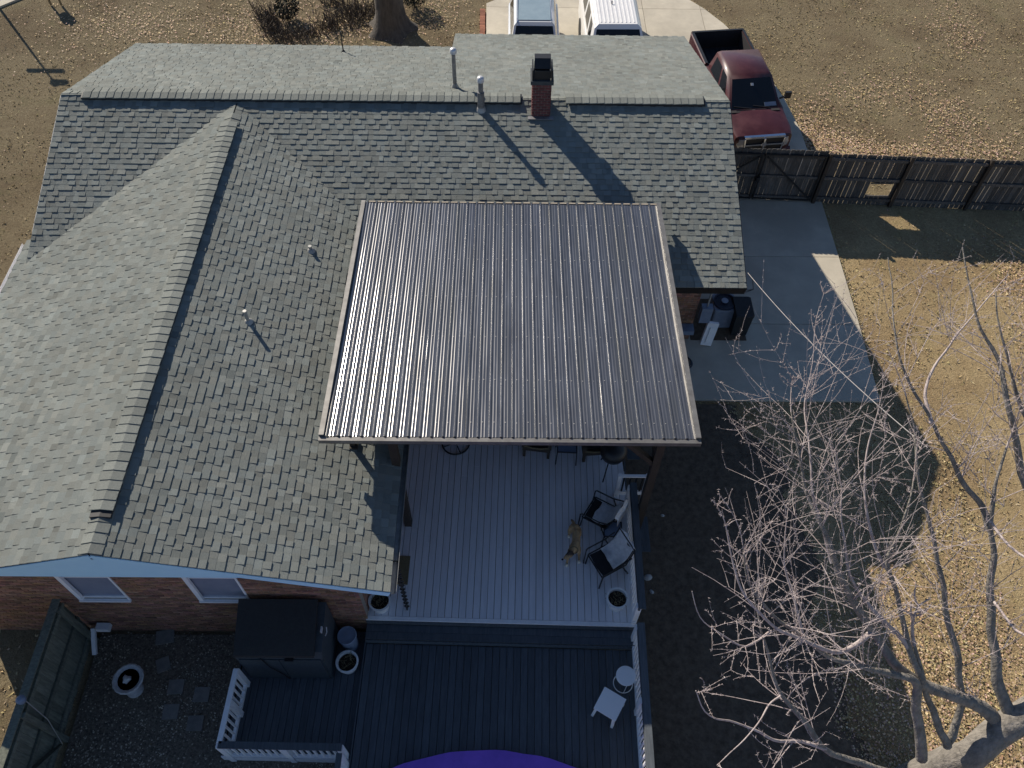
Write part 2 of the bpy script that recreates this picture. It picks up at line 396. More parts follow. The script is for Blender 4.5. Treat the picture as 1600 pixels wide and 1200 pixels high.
roof_o = obj('roof', roof, M['roofdeck'], house)
EXPO = .1435
def shingles():
    cand = []; rng = random.Random(3)
    for k, s in slopes.items():
        loc = []
        for x, y in s['poly']:
            d = Vector((x, y, zplane(k, x, y))) - s['O']; loc.append((d.dot(s['u']), d.dot(s['v'])))
        vmin, vmax = min(p[1] for p in loc), max(p[1] for p in loc)
        c = 0; v = vmin - .02
        while v < vmax - .03:
            vm = v + EXPO * .5; xsx = []
            for i in range(len(loc)):
                p, q = loc[i], loc[(i + 1) % len(loc)]
                if (p[1] - vm) * (q[1] - vm) < 0: xsx.append(p[0] + (q[0] - p[0]) * (vm - p[1]) / (q[1] - p[1]))
            xsx.sort()
            for a, b in zip(xsx[::2], xsx[1::2]):
                if k == 'near': pass
                u = a - .015; tooth = rng.random() < .5
                while u < b:
                    wd = rng.choice((.10, .13, .15, .17, .19)); u2 = min(u + wd, b + .015)
                    if b + .015 - u2 < .05: u2 = b + .015
                    mid = s['O'] + s['u'] * ((u + u2) / 2) + s['v'] * vm
                    hid = (k == 'near' and xgl < mid.x < xge and zgab(mid.x) > mid.z + .06) or (k == 'near' and -2.6 < mid.x < 2.6 and mid.y < 13.2)
                    if not hid:
                        base = rng.gauss(1.0, .095) * (1 + .10 * noise.noise(mid * .55) + .05 * noise.noise(Vector((mid.x * 2.5, mid.y * .5, 3)))); base = max(.68, min(1.30, base)); t = rng.uniform(-.03, .03)
                        cand.append((k, u, u2, v, tooth, (base * (1 + t), base, base * (1 - t * .8)), mid))
                    u = u2; tooth = not tooth if rng.random() < .8 else tooth
            v += EXPO; c += 1
    def build(mb, k, u, u2, v, tooth, colr):
        s = slopes[k]; O, uu, vv, n = s['O'], s['u'], s['v'], s['n']; h = (.022 if tooth else .010) + rng.uniform(0, .002); lo = rng.uniform(-.002, .002); g = .0012
        P = lambda a, b, t: O + uu * a + vv * b + n * t
        A = [P(u + g, v + lo, h), P(u2 - g, v + lo, h), P(u2 - g, v + EXPO + .012, .004 + h * .12), P(u + g, v + EXPO + .012, .004 + h * .12)]
        B = [P(u + g, v + lo, -.01), P(u2 - g, v + lo, -.01), P(u2 - g, v + EXPO + .012, -.01), P(u + g, v + EXPO + .012, -.01)]
        b0 = len(mb.v); mb.v += [tuple(p) for p in A + B]; mb.col = colr
        mb.face((b0, b0 + 1, b0 + 2, b0 + 3)); mb.face((b0, b0 + 4, b0 + 5, b0 + 1)); mb.face((b0, b0 + 3, b0 + 7, b0 + 4)); mb.face((b0 + 1, b0 + 5, b0 + 6, b0 + 2))
    # the 300 nearest the viewer stand alone
    cand.sort(key=lambda c: (c[0] != 'gr', (c[6] - Vector((-3.2, 5.4, 4))).length))
    big = MB()
    for i, (k, u, u2, v, tooth, colr, mid) in enumerate(cand):
        if i < 300:
            mb = MB(); build(mb, k, u, u2, v, tooth, colr); obj('shingle', mb, M['shingle'], roof_o, col=True, recalc=True, at0=mid)
        else: build(big, k, u, u2, v, tooth, colr)
    obj('shingle_field', big, M['shingle'], roof_o, col=True, recalc=False, kind='stuff')
shingles()
def ridge():
    def capmesh(sl_, lift):
        mb = MB(); wd = .19; e = .196
        for s_ in (0,):
            pts0 = []; k_ = .45 if lift > .03 else 1; prof = [(-wd, -wd * sl_ * k_), (-.05, -.05 * sl_ * k_ + .003), (0, .005), (.05, -.05 * sl_ * k_ + .003), (wd, -wd * sl_ * k_)]
            top0 = [Vector((0, x, z + lift + .018)) for x, z in prof]; top1 = [Vector((e, x, z + lift + .004)) for x, z in prof]
            bot0 = [Vector((0, x, z + lift - .006)) for x, z in prof]; bot1 = [Vector((e, x, z + lift - .012)) for x, z in prof]
            mb.loft([top0 + bot0[::-1], top1 + bot1[::-1]])
        return mb.mesh('ridge_cap')
    hi, lo = capmesh(ms, .062), capmesh(ms, .014)
    hi.materials.append(M['cap']); lo.materials.append(M['cap'])
    e = .183
    x = xl
    vr0, vr1 = [(-10.25, 2.25 - .35), (2.95, 4.9)][0], (2.05, 4.85)
    segs = [(-10.2, .32), (1.45, 4.72)]
    while x < xr - .02:
        up = any(a <= x + .09 <= b for a, b in segs)
        inst('ridge_cap', hi if up else lo, roof_o, (min(x, xr - .195) + .19, yr + U(-.006, .006), zr), (U(-.01, .01), 0, pi + U(-.012, .012)))
        x += e
    for a, b in segs:
        mb = MB(); prof = [(-.17, -.17 * ms - .012), (-.17, -.17 * ms * .45 + .046), (0, .052), (.17, -.17 * ms * .45 + .046), (.17, -.17 * ms - .012)]
        mb.loft([[Vector((X, yr + y, zr + z)) for y, z in prof] for X in (a, b)]); obj('ridge_vent', mb, M['vent'], roof_o)
    y = yg
    while y < yj - .5:
        up = y > yg + .62 and y < yj - 1.0
        inst('ridge_cap', hi if up else lo, roof_o, (xg + U(-.006, .006), y, zg), (U(-.01, .01), 0, pi / 2 + U(-.012, .012)))
        y += e
    mb = MB(); prof = [(-.17, -.17 * gs - .012), (-.17, -.17 * gs * .45 + .046), (0, .052), (.17, -.17 * gs * .45 + .046), (.17, -.17 * gs - .012)]
    mb.loft([[Vector((xg + x, Y, zg + z)) for x, z in prof] for Y in (yg + .62, yj - 1.0)]); obj('ridge_vent', mb, M['vent'], roof_o)
ridge()
def fascia():
    mb = MB()
    z = zn(ye); mb.bb((-1.95, ye - .035, z - .18), (xr, ye - .004, z - .014)); obj('fascia', mb, M['black'], house)
    mb = MB(); mb.beam((xr + .018, ye, zn(ye) - .10), (xr + .018, yr, zr - .10), .03, .17); mb.beam((xr + .018, yr, zr - .10), (xr + .018, yfg, zn(yfg) - .10), .03, .17); obj('rake_board', mb, M['black'], house)
    mb = MB(); mb.beam((xl - .018, 13.7, zn(13.7) - .10), (xl - .018, yr, zr - .10), .03, .17); mb.beam((xl - .018, yr, zr - .10), (xl - .018, yfl, zn(yfl) - .10), .03, .17); obj('rake_board', mb, M['trim'], house)
    mb = MB(); mb.bb((xl, yfl + .003, zn(yfl) - .17), (xst, yfl + .03, zn(yfl) - .02)); mb.bb((xst, yfg + .003, zn(yfg) - .17), (xr, yfg + .03, zn(yfg) - .02)); obj('fascia', mb, M['black'], house)
    # gutters on the wing's eaves: U channels
    def gut(x, y0, y1, s, nm, m):
        z = zgab(xge) - .03; mb = MB(); t = .004
        o = [(0, 0), (0, -.11), (.07, -.13), (.115, -.06), (.12, .0), (.116, 0), (.11, -.055), (.068, -.124), (.005, -.105), (.005, 0)]
        mb.loft([[Vector((x + s * a, Y, z + b)) for a, b in o] for Y in (y0, y1)]); return obj(nm, mb, m, house)
    gut(xge + .005, yg + .01, 12.4, 1, 'gutter', M['gutter']); gut(xgl - .005, yg + .01, 13.7, -1, 'gutter', M['trim'])
fascia()
def brick_wall(name, p0, p1, z0, z1, out, holes=(), seed=1):
    """solid wall with real bricks laid proud of the mortar face"""
    rng = random.Random(seed); p0, p1, out = Vector(p0), Vector(p1), Vector(out); t = (p1 - p0).normalized(); Lw = (p1 - p0).length
    mb = MB(); segs = [(0, Lw, z0, z1)]
    for (a, b, c, d) in holes:
        new = []
        for (s0, s1, q0, q1) in segs:
            if b <= s0 or a >= s1: new.append((s0, s1, q0, q1)); continue
            if a > s0: new.append((s0, a, q0, q1))
            if b < s1: new.append((b, s1, q0, q1))
            new.append((max(a, s0), min(b, s1), q0, c)); new.append((max(a, s0), min(b, s1), d, q1))
        segs = new
    for s0, s1, q0, q1 in segs:
        if q1 - q0 < .01: continue
        a = p0 + t * s0; b = p0 + t * s1
        mb.slab([Vector((a.x, a.y, q0)), Vector((b.x, b.y, q0)), Vector((b.x, b.y, q1)), Vector((a.x, a.y, q1))], out, .14)
    wl = obj('wall', mb, M['mortar'], house)
    br = MB(); z = z0 + .01; k = 0
    while z < z1 - .06:
        s = -(k % 2) * .105
        while s < Lw:
            a, b = max(0, s + .006), min(Lw, s + .204); s += .21
            if b - a < .03: continue
            if any(a < h[1] and b > h[0] and z < h[3] and z + .065 > h[2] for h in holes):
                h = [h for h in holes if a < h[1] and b > h[0] and z < h[3] and z + .065 > h[2]][0]
                if a < h[0] - .03: b = h[0] - .004
                elif b > h[1] + .03: a = h[1] + .004
                else: continue
            d = .008 + rng.uniform(-.002, .004); g = rng.gauss(1, .2); g = max(.5, min(1.6, g)); br.col = (g, g * rng.uniform(.86, 1.1), g * rng.uniform(.8, 1.1))
            q = p0 + t * a; e = p0 + t * b; zz = z + rng.uniform(-.002, .002)
            n = len(br.v)
            for zt in (zz, zz + .064):
                for pp, dd in ((q, 0), (e, 0), (e, d), (q, d)): v = pp + out * dd; br.v.append((v.x, v.y, zt))
            for f in ((2, 3, 7, 6), (0, 3, 2, 1), (4, 5, 6, 7), (0, 4, 7, 3), (1, 2, 6, 5)): br.face([n + i for i in f])
        z += .076; k += 1
    obj('brick_courses', br, M['brick'], wl, col=True, recalc=False, kind='stuff')
    return wl
WY = 5.845
wx = [aty(128, 935, WY).x, aty(193, 934, WY).x, aty(316, 937, WY).x]; wz0 = 2.30; wz1 = 3.62; ww = wx[1] - wx[0] + .06
win = [(wx[0] - .04, wx[0] + .92), (wx[2] - .04, wx[2] + .92)]
x0w, x1w = -10.55, -2.70
brick_wall('front', (x0w, WY, 0), (x1w, WY, 0), .3, 3.78, (0, -1, 0), [(a - x0w, b - x0w, wz0, wz1) for a, b in win], 4)
brick_wall('side', (x1w, WY + .15, 0), (x1w, 14.1, 0), .3, 3.70, (1, 0, 0), [], 5)
brick_wall('back', (x1w, 14.15, 0), (4.93, 14.15, 0), -.05, 4.0, (0, -1, 0), [], 6)
brick_wall('right', (4.93, 14.3, 0), (4.93, 21.6, 0), -.05, 3.6, (1, 0, 0), [], 7)
mb = MB(); mb.bb((xl + .3, 21.2, 0), (xst, 21.35, 3.8)); mb.bb((xst, 22.6, 0), (4.93, 22.75, 3.3)); mb.bb((-10.45, 6, .3), (-10.3, 21.2, 3.7)); obj('wall', mb, M['mortar'], house)
for a, b in win:
    wd = MB(); t = .05
    for q0, q1 in (((a, wz0), (a + t, wz1)), ((b - t, wz0), (b, wz1)), ((a + t, wz1 - t), (b - t, wz1)), ((a + t, wz0), (b - t, wz0 + t)), ((a + t, (wz0 + wz1) / 2 + .28), (b - t, (wz0 + wz1) / 2 + .31))):
        wd.bb((q0[0], WY + .02, q0[1]), (q1[0], WY + .09, q1[1]))
    f = obj('window', wd, M['trim'], house)
    mb = MB(); mb.bb((a - .0, WY - .055, wz0 - .05), (b + .0, WY + .019, wz0 - .002)); obj('sill', mb, M['trim'], f)
    mb = MB(); mb.bb((a + .002, WY - .035, wz0), (a + .085, WY + .018, wz1)); obj('frame', mb, M['trim'], f); mb = MB(); mb.bb((b - .04, WY - .02, wz0), (b - .002, WY + .018, wz1)); obj('frame', mb, M['trim'], f)
    mb = MB(); mb.bb((a + t, WY + .05, wz0 + t), (b - t, WY + .058, wz1 - t)); obj('pane', mb, M['curtain'], f)
mb = MB(); Y = 5.44   # gable end board
mb.loft([[Vector((x, y, z)) for x, z in ((xg - 2.60, 4.292), (xg, zg - .15), (xg + 2.60, 4.292))] for y in (Y, Y + .3)]); obj('gable_siding', mb, M['siding'], house)
mb = MB(); [mb.loft([[Vector((x, y, z)) for x, z in ((a, zgab(a) - .26), (a, zgab(a) - .15), (b, zgab(b) - .15), (b, zgab(b) - .26))] for y in (Y + .02, Y + .35)]) for a, b in ((-10.9, xg - 2.605), (xg + 2.605, -2.05))]; obj('soffit', mb, M['siding'], house)
mb = MB(); mb.beam((xg, yg - .012, zg - .10), (xge, yg - .012, zgab(xge) - .10), .018, .14); mb.beam((xgl, yg - .012, zgab(xgl) - .10), (xg, yg - .012, zg - .10), .018, .14); obj('rake_board', mb, M['siding'], house)

def chimney():
    x0, x1, y0, y1, z0, z1 = .555, .985, 16.746, 17.18, 4.9, 6.05
    mb = MB(); mb.bb((x0 + .01, y0 + .01, z0), (x1 - .01, y1 - .01, z1)); c = obj('chimney', mb, M['mortar'], house)
    bw = MB().box((0, 0, 0), (.128, .02, .052)).mesh('brick'); bw.materials.append(M['brickobj'])
    bh = MB().box((0, 0, 0), (.054, .02, .052)).mesh('brick'); bh.materials.append(M['brickobj'])
    W = x1 - x0
    for k in range(16):
        z = z0 + .23 + k * .072
        if z > z1 - .02: break
        row = [(.0725, bw), (.2175, bw), (.3625, bw)] if k % 2 else [(.035, bh), (.145, bw), (.29, bw), (.395, bh)]
        for s, me in row:
            inst('brick', me, c, (x0 + s * W / .435, y0 + .003 - U(0, .003), z)); inst('brick', me, c, (x0 + .003 - U(0, .003), y0 + s, z), (0, 0, pi / 2)); inst('brick', me, c, (x1 - .003 + U(0, .003), y0 + s, z), (0, 0, pi / 2))
    mb = MB(); mb.bb((x0 - .05, y0 - .05, z1), (x1 + .05, y1 + .05, z1 + .10)); obj('crown', mb, M['shed'], c)
    mb = MB(); mb.bb((x0 - .02, y0 - .02, z1 + .101), (x0 + .01, y1, z1 + .36)); mb.bb((x1 - .01, y0 - .02, z1 + .101), (x1 + .02, y1, z1 + .36)); mb.bb((x0 + .03, y0, z1 + .101), (x1 - .03, y0 + .02, z1 + .33)); mb.bb((x0 + .03, y1 - .05, z1 + .101), (x1 - .03, y1 - .03, z1 + .33)); obj('flue_screen', mb, M['black'], c)
    mb = MB(); mb.loft([[Vector((x, y, z)) for y, z in ((y0 + .03, z1 + .37), (y0 + .2, z1 + .53), (y1 - .05, z1 + .53), (y1 - .05, z1 + .50), (y0 + .2, z1 + .50), (y0 + .05, z1 + .35))] for x in (x0 + .03, x1 - .03)])
    mb.bb((x0 + .035, y1 - .10, z1 + .33), (x0 + .06, y1 - .06, z1 + .5)); mb.bb((x1 - .06, y1 - .10, z1 + .33), (x1 - .035, y1 - .06, z1 + .5)); obj('flue_cap', mb, M['black'], c)
    mb = MB(); mb.beam((x0 - .09, y0 - .07, zn(y0 - .07) + .03), (x1 + .09, y0 - .07, zn(y0 - .07) + .03), .12, .02); obj('flashing', mb, M['pipe'], c)
chimney()
def vents():
    def pipe(x, y, top, r, capr, lbl, base_z, mcap=M['pipecap'], hi=False):
        mb = MB(); mb.tube([(x, y, base_z - .1), (x, y, top - .1)], r, 12); p = obj('vent_pipe', mb, M['pipe'], house, smooth=.7, label=lbl)
        mb = MB(); mb.lathe([(r * 1.02, top - .14), (capr, top - .13), (capr, top - .05), (capr * .75, top - .015), (capr * .3, top), (.001, top)], (x, y, 0), 14); obj('cap', mb, mcap, p, smooth=.7)
        mb = MB(); mb.lathe([(r * 2.2, base_z - .02), (r * 1.9, base_z + .02), (r * 1.1, base_z + .12)], (x, y, 0), 12); obj('flashing', mb, M['gutter'], p, smooth=.7)
    pipe(-1.335, 18.04, 6.13, .05, .085, 'taller roof vent pipe on the far slope', zn(18.04))
    pipe(-.654, 16.91, 6.12, .06, .085, 'shorter roof vent pipe near the ridge', zn(16.91))
    mb = MB(); mb.tube([(-.654, 16.91, 5.2), (-.654, 16.91, 5.72)], .085, 12); obj('vent_collar', mb, M['pipe'], house, smooth=.7)
    for x, y, h in ((-4.24, 12.787, .15), (-5.09, 10.54, .33)):
        z = zgab(x); mb = MB(); mb.tube([(x, y, z - .1), (x, y, z + h)], .038, 10); mb.lathe([(.10, z), (.085, z + .025), (.045, z + .07)], (x, y, 0), 12); obj('plumbing_vent', mb, M['gutter'], house, smooth=.7)
    x, y = -4.66, 21.19; z = zn(y); mb = MB(); mb.tube([(x, y, z - .05), (x + .01, y, z + .62)], .02, 6); mb.lathe([(.07, z), (.03, z + .05)], (x, y, 0), 10); obj('conduit_mast', mb, M['black'], house)
vents()

# ------------------------------------------------------------------ patio cover
MX = [(-3.2763, 14.2339), (3.4358, 14.2339), (-3.2763, 7.7256), (3.4358, 7.7256)]; MZ0, MZ1 = 4.6896, 5.0238
def mz(y): return MZ0 + (MZ1 - MZ0) * (14.2339 - y) / (14.2339 - 7.7256) - .045 * (1 - ((y - 10.98) / 3.254) ** 2)
cover = thing('patio_cover', (0, 11, 1.35), 'ribbed dark steel patio roof raised over the deck on wooden posts', 'patio cover')
def patio():
    x0, x1, y0, y1 = -3.2763, 3.4358, 7.7256 + .05, 14.2339; npan = 8; pw = (x1 - x0 - .16) / npan; rs = pw / 4
    def prof():
        p = []
        for k in range(4):
            o = k * rs
            p += [(o, .0, ), (o + .018, .0), (o + .032, .019), (o + .046, .021), (o + .060, .019), (o + .074, 0)]
            for q in (.085, .140):
                b = o + q + .008
                p += [(b, 0), (b + .009, .0029), (b + .018, .0044), (b + .027, .0029), (b + .036, 0)] if q < .13 else [(b + .0, 0), (b + .009, .0029), (b + .018, .0044), (b + .027, .0029), (b + .036, 0)]
        return p
    P = prof()
    for i in range(npan):
        mb = MB(); a = x0 + .08 + i * pw; dz = U(-.002, .002); tw = U(-.008, .008); ny = 20
        rows = []
        for j in range(ny + 1):
            y = y1 + (y0 - y1) * j / ny; row = []
            for px, pz in P:
                x = a + px * (pw / (4 * rs)); sag = .0068 * noise.noise(Vector((x * 2.2, y * .9, i * .7)))
                row.append(Vector((x, y, mz(y) + pz + dz + tw * (px / pw - .5) + sag)))
            row.insert(0, row[0] - Vector((0, 0, .02))); row.append(Vector((a + pw, y, mz(y) + dz + tw * .5))); row.append(row[-1] - Vector((0, 0, .02)))
            rows.append(row)
        mb.loft(rows, cap=False, close=False); me = mb.mesh('roof_panel', origin(cover), .75, False); me.flip_normals()
        me.materials.append(M['steel']); o = bpy.data.objects.new('roof_panel', me); COL.objects.link(o); o.parent = cover
        mb = MB()
        for k in range(4): mb.bb((a + k * rs + .078, y1 - .02, mz(y1) + .002), (a + (k + 1) * rs + .015, y1 + .012, mz(y1) + .017))
        obj('closure_strip', mb, M['foam'], cover)
    sc_ = MB()
    for yy in (8.1, 9.1, 10.2, 11.3, 12.4, 13.5):
        for i in range(npan * 4):
            xx = x0 + .08 + i * rs + .118 + U(-.004, .004); y_ = yy + U(-.015, .015); sc_.lathe([(.011, -.002), (.010, .005), (.001, .007)], (xx, y_, mz(y_) + .002), 6)
    obj('screws', sc_, M['gutter'], cover, kind='stuff')
    def rail(nm, A, B, w, h, m): mb = MB(); mb.beam(A, B, w, h); obj(nm, mb, m, cover)
    for x in (x0 + .035, x1 - .035): rail('rake_trim', (x, y1, mz(y1) - .035), (x, y0, mz(y0) - .035), .09, .155, M['steeltrim'])
    rail('eave_trim', (x0 - .01, y0 - .045, mz(y0) - .055), (x1 + .01, y0 - .045, mz(y0) - .055), .085, .10, M['steeltrim'])
    rail('front_beam', (x0 + .12, y0 + .14, MZ1 - .23), (x1 - .12, y0 + .14, MZ1 - .23), .14, .28, M['darkwood'])
    rail('back_beam', (x0 + .12, 13.4, mz(13.4) - .19), (x1 - .12, 13.4, mz(13.4) - .19), .12, .2, M['darkwood'])
    for k in range(9):
        x = x0 + .3 + k * (x1 - x0 - .6) / 8; rail('rafter', (x, y0 + .22, mz(y0 + .2) - .145), (x, y1 - .05, mz(y1) - .145), .045, .13, M['darkwood'])
    for x, zb in ((2.82, 0), (-2.05, 1.3)):
        mb = MB(); mb.bb((x - .075, y0 + .07, zb), (x + .075, y0 + .21, MZ1 - .37)); obj('post', mb, M['darkwood'], cover)
    mb = MB(); mb.beam((2.82, y0 + .14, 3.9), (2.2, y0 + .14, 4.66), .1, .1); obj('knee_brace', mb, M['darkwood'], cover)
    mb = MB(); mb.beam((2.82, y0 + .22, 3.9), (2.82, y0 + .9, 4.62), .1, .1); obj('knee_brace', mb, M['darkwood'], cover)
    for x, y in ((-2.86, 8.15), (-2.86, 12.2)):   # risers standing on the shingles
        z = zgab(x); mb = MB(); mb.bb((x - .045, y - .045, z - .05), (x + .045, y + .045, mz(y) - .1)); mb.bb((x - .10, y - .10, z), (x + .10, y + .10, z + .04)); obj('roof_riser', mb, M['darkwood'], cover)
    for x, y in ((-.9, 13.9), (1.2, 13.9), (3.0, 13.9)):
        mb = MB(); mb.bb((x - .04, y - .04, zn(y)), (x + .04, y + .04, mz(y) - .02)); obj('roof_riser', mb, M['darkwood'], cover)
patio()

# ------------------------------------------------------------------ decks
DU, DL, DS = 1.35, 1.0, .85
dang = -.0203
def drot(x, y): # deck axes are turned a little against the house
    c, s = math.cos(dang), math.sin(dang); X, Y = x + 2.72, y - 5.82
    return (-2.72 + X * c - Y * s, 5.82 + X * s + Y * c)
PC = (-.3, -1.33); PR = 4.80
deck = thing('deck', (0, 6, 0), 'two level painted wooden deck, pale grey above and charcoal below', 'deck')
def board(nm, x, y0, y1, wd, top, m, t=.03):
    a = drot(x, (y0 + y1) / 2); mb = MB(); mb.box((0, 0, 0), (wd, y1 - y0, t)); me = mb.mesh(nm); me.materials.append(m)
    o = bpy.data.objects.new(nm, me); COL.objects.link(o); o.parent = deck; o.location = Vector((a[0], a[1], top - t / 2 + U(-.002, .002))) - origin(deck); o.rotation_euler = (0, U(-.008, .008), dang + U(-.0006, .0006)); return o
def decks():
    p = .1395; n = 38
    for i in range(n):
        x = -2.72 + p * (i + .5)
        cuts = [5.9, 14.0] if R.random() < .35 else [5.9, U(7.2, 11), 14.0]
        for a, b in zip(cuts, cuts[1:]): board('deck_board', x, a + .003, b - .003, p - .009, DU, M['deckU'])
        X, _ = drot(x, 4); yc = PC[1] + math.sqrt(max(0, PR ** 2 - (X - PC[0]) ** 2)) - .25 if abs(X - PC[0]) < PR else 1.6
        board('deck_board', x, max(yc, 1.5), 5.46, p - .009, DL, M['deckL'])
    def piece(nm, a, b, m):  # axis box in deck frame
        c = drot((a[0] + b[0]) / 2, (a[1] + b[1]) / 2); mb = MB(); mb.box((0, 0, 0), (b[0] - a[0], b[1] - a[1], b[2] - a[2])); me = mb.mesh(nm); me.materials.append(m)
        o = bpy.data.objects.new(nm, me); COL.objects.link(o); o.parent = deck; o.location = Vector((c[0], c[1], (a[2] + b[2]) / 2)) - origin(deck); o.rotation_euler = (0, 0, dang); return o
    xa, xb = -2.73, 2.59
    piece('edge_board', (xa, 5.82, DU - .035), (xb, 5.897, DU + .004), M['trim'])
    piece('riser_board', (xa, 5.80, DL + .02), (xb, 5.818, DU - .04), M['deckL'])
    for k in range(2): piece('step_tread', (xa, 5.50 + k * .148, 1.145), (xb, 5.643 + k * .148, 1.175), M['deckL'])
    piece('riser_board', (xa, 5.475, DL + .0), (xb, 5.493, 1.143), M['deckL'])
    piece('rim_board', (xa - .03, 1.5, .5), (xa - .002, 5.5, DL - .002), M['deckL']); piece('rim_board', (xb + .003, 1.5, .3), (xb + .03, 5.8, DL - .04), M['deckL']); piece('rim_board', (xb + .003, 5.83, .3), (xb + .03, 13, DU - .04), M['deckL'])
    for i in range(18):  # side deck
        x = -5.13 + .1315 * (i + .5); board('deck_board', x, 3.36, 5.75, .1235, DS, M['deckL'])
    piece('rim_board', (-5.17, 3.33, .45), (-2.79, 3.355, DS + .003), M['trim']); piece('rim_board', (-5.19, 3.36, .45), (-5.165, 5.7, DS - .01), M['deckL'])
    piece('deck_frame', (-2.6, 2.5, .3), (2.5, 5.4, DL - .05), M['soil']) if False else None
    return piece
piece = decks()
def railing(lbl, pts, zb, h, posts, capm, bal=.11, capw=.14, label_cat='railing', off=0):
    root = thing('deck_railing', (pts[0][0], pts[0][1], zb), lbl, label_cat, group='deck railings')
    A, B = Vector((*pts[0], zb)), Vector((*pts[1], zb)); t = (B - A).normalized(); Ln = (B - A).length
    mb = MB(); O_ = Vector((-t.y, t.x, 0)) * -off; O_ = O_ if True else O_; mb.beam(A + O_ + Vector((0, 0, h - .02)), B + O_ + Vector((0, 0, h - .02)), capw, .04); obj('top_rail', mb, capm, root)
    mb = MB(); mb.beam(A + Vector((0, 0, h - .085)), B + Vector((0, 0, h - .085)), .04, .085); obj('upper_rail', mb, capm, root)
    mb = MB(); mb.beam(A + Vector((0, 0, .11)), B + Vector((0, 0, .11)), .055, .09); obj('bottom_rail', mb, M['trim'], root)
    bm_ = MB().box((0, 0, 0), (.034, .034, h - .28)).mesh('baluster'); bm_.materials.append(M['trim'])
    k = int(Ln / bal)
    for i in range(k):
        c = A + t * ((i + .5) * Ln / k); c.z = zb + .155 + (h - .28) / 2; inst('baluster', bm_, root, c, (0, 0, math.atan2(t.y, t.x)))
    for s in posts:
        c = A + t * s * Ln; mb = MB(); mb.bb((c.x - .05, c.y - .05, zb - .3), (c.x + .05, c.y + .05, zb + h - .045)); obj('post', mb, M['trim'], root)
    return root
p1, p2, p3 = drot(2.56, 5.84), drot(2.56, 8.55), drot(2.56, 2.3)
railing('white railing with dark balusters beside the upper pale deck', [p1, p2], DU, .92, (0.03, .5, .97), M['deckL'], .115, .13, off=.055)
railing('white railing along the right of the charcoal lower deck', [drot(2.57, 5.7), p3], DL, .92, (.02, .42), M['deckL'], .11, .13, off=-.055)
railing('left railing of the small side deck with a latched gate', [(-4.98, 4.72), (-5.02, 3.42)], DS, .9, (.02, .45), M['trim'], .12, .09)
railing('front railing of the small side deck above the gravel yard', [(-5.03, 3.40), (-2.85, 3.37)], DS, .9, (.0, .52, .985), M['deckL'], .115, .12)
railing('short railing running down the left edge of the lower deck', [(-2.86, 3.25), (-2.86, 1.8)], DS + .1, .9, (.03, .97), M['deckL'], .115, .1)
def side_steps():
    g = thing('stair_gate', (2.8, 8.7, 0), 'small white baluster gate and stair side beside the dark wooden post', 'gate')
    A, B = at(972, 743, 2.22), at(1010, 743, 2.22); y = A.y
    mb = MB(); mb.bb((A.x, y - .03, 2.18), (B.x, y + .03, 2.22)); obj('top_rail', mb, M['trim'], g)
    mb = MB(); mb.bb((A.x, y - .02, 1.42), (B.x, y + .02, 1.56)); obj('bottom_rail', mb, M['trim'], g)
    for k in range(4): x = A.x + .06 + k * (B.x - A.x - .12) / 3; mb = MB(); mb.bb((x - .017, y - .017, 1.561), (x + .017, y + .017, 2.179)); obj('baluster', mb, M['black'], g)
    for x in (A.x - .04, B.x + .04): mb = MB(); mb.bb((x - .039, y - .04, .2), (x + .039, y + .04, 2.24)); obj('post', mb, M['trim'], g)
    p, q = at(1021, 742, 1.5), at(1011, 782, .9); mb = MB(); mb.beam(p, q, .05, .16); obj('stringer', mb, M['trim'], g)
    for k in range(3): z = 1.15 - k * .3; mb = MB(); mb.bb((2.72, y - .95 - k * .0, z - .03), (2.72 + .25 + k * .12, y - .1, z)); obj('tread', mb, M['deckL'], g)
side_steps()
def pool():
    p = thing('pool', (PC[0], PC[1], 0), 'round above ground pool under a wrinkled purple cover at the bottom edge', 'pool')
    mb = MB(); mb.lathe([(PR - .06, .0), (PR - .06, 1.02), (PR - .1, 1.02)], (PC[0], PC[1], 0), 96); obj('pool_wall', mb, M['poolwall'], p, smooth=.7)
    mb = MB(); na, nr = 180, 40
    for i in range(nr + 1):
        r = PR * (i / nr) ** .75
        for j in range(na):
            a = 2 * pi * j / na; e = sst(.75, 1, i / nr)
            q = Vector((r * math.cos(a), r * math.sin(a), 0)); z = 1.10 - .05 * (1 - (r / PR) ** 2)
            z += .02 * (1 - e) * noise.noise(q * 1.3) + .016 * noise.noise(q * 4.5) + .03 * e * abs(noise.noise(Vector((math.cos(a) * 9, math.sin(a) * 9, r * .25)))) - .022 * max(0, 1 - abs(math.sin(a * 3.5 + .35)) * 18) + e * .008 * math.sin(a * 34 + 3 * noise.noise(Vector((a * 4, 0, 0)))) + .02 * abs(noise.noise(Vector((a * 9, r * .7, 2)))) * 1.5
            rr = r * (1 + e * .0015 * math.sin(a * 34)); mb.v.append((PC[0] + rr * math.cos(a), PC[1] + rr * math.sin(a), z))
    for i in range(nr):
        for j in range(na):
            a = i * na + j; b = i * na + (j + 1) % na; mb.face((a, b, b + na, a + na))
    b0 = nr * na
    for j in range(na):
        x, y, z = mb.v[b0 + j]; mb.v.append((PC[0] + (x - PC[0]) * 1.004, PC[1] + (y - PC[1]) * 1.004, z - .22))
    for j in range(na): mb.face((b0 + j, b0 + (j + 1) % na, b0 + na + (j + 1) % na, b0 + na + j))
    obj('pool_cover', mb, M['purple'], p, smooth=1.2, recalc=False)
pool()

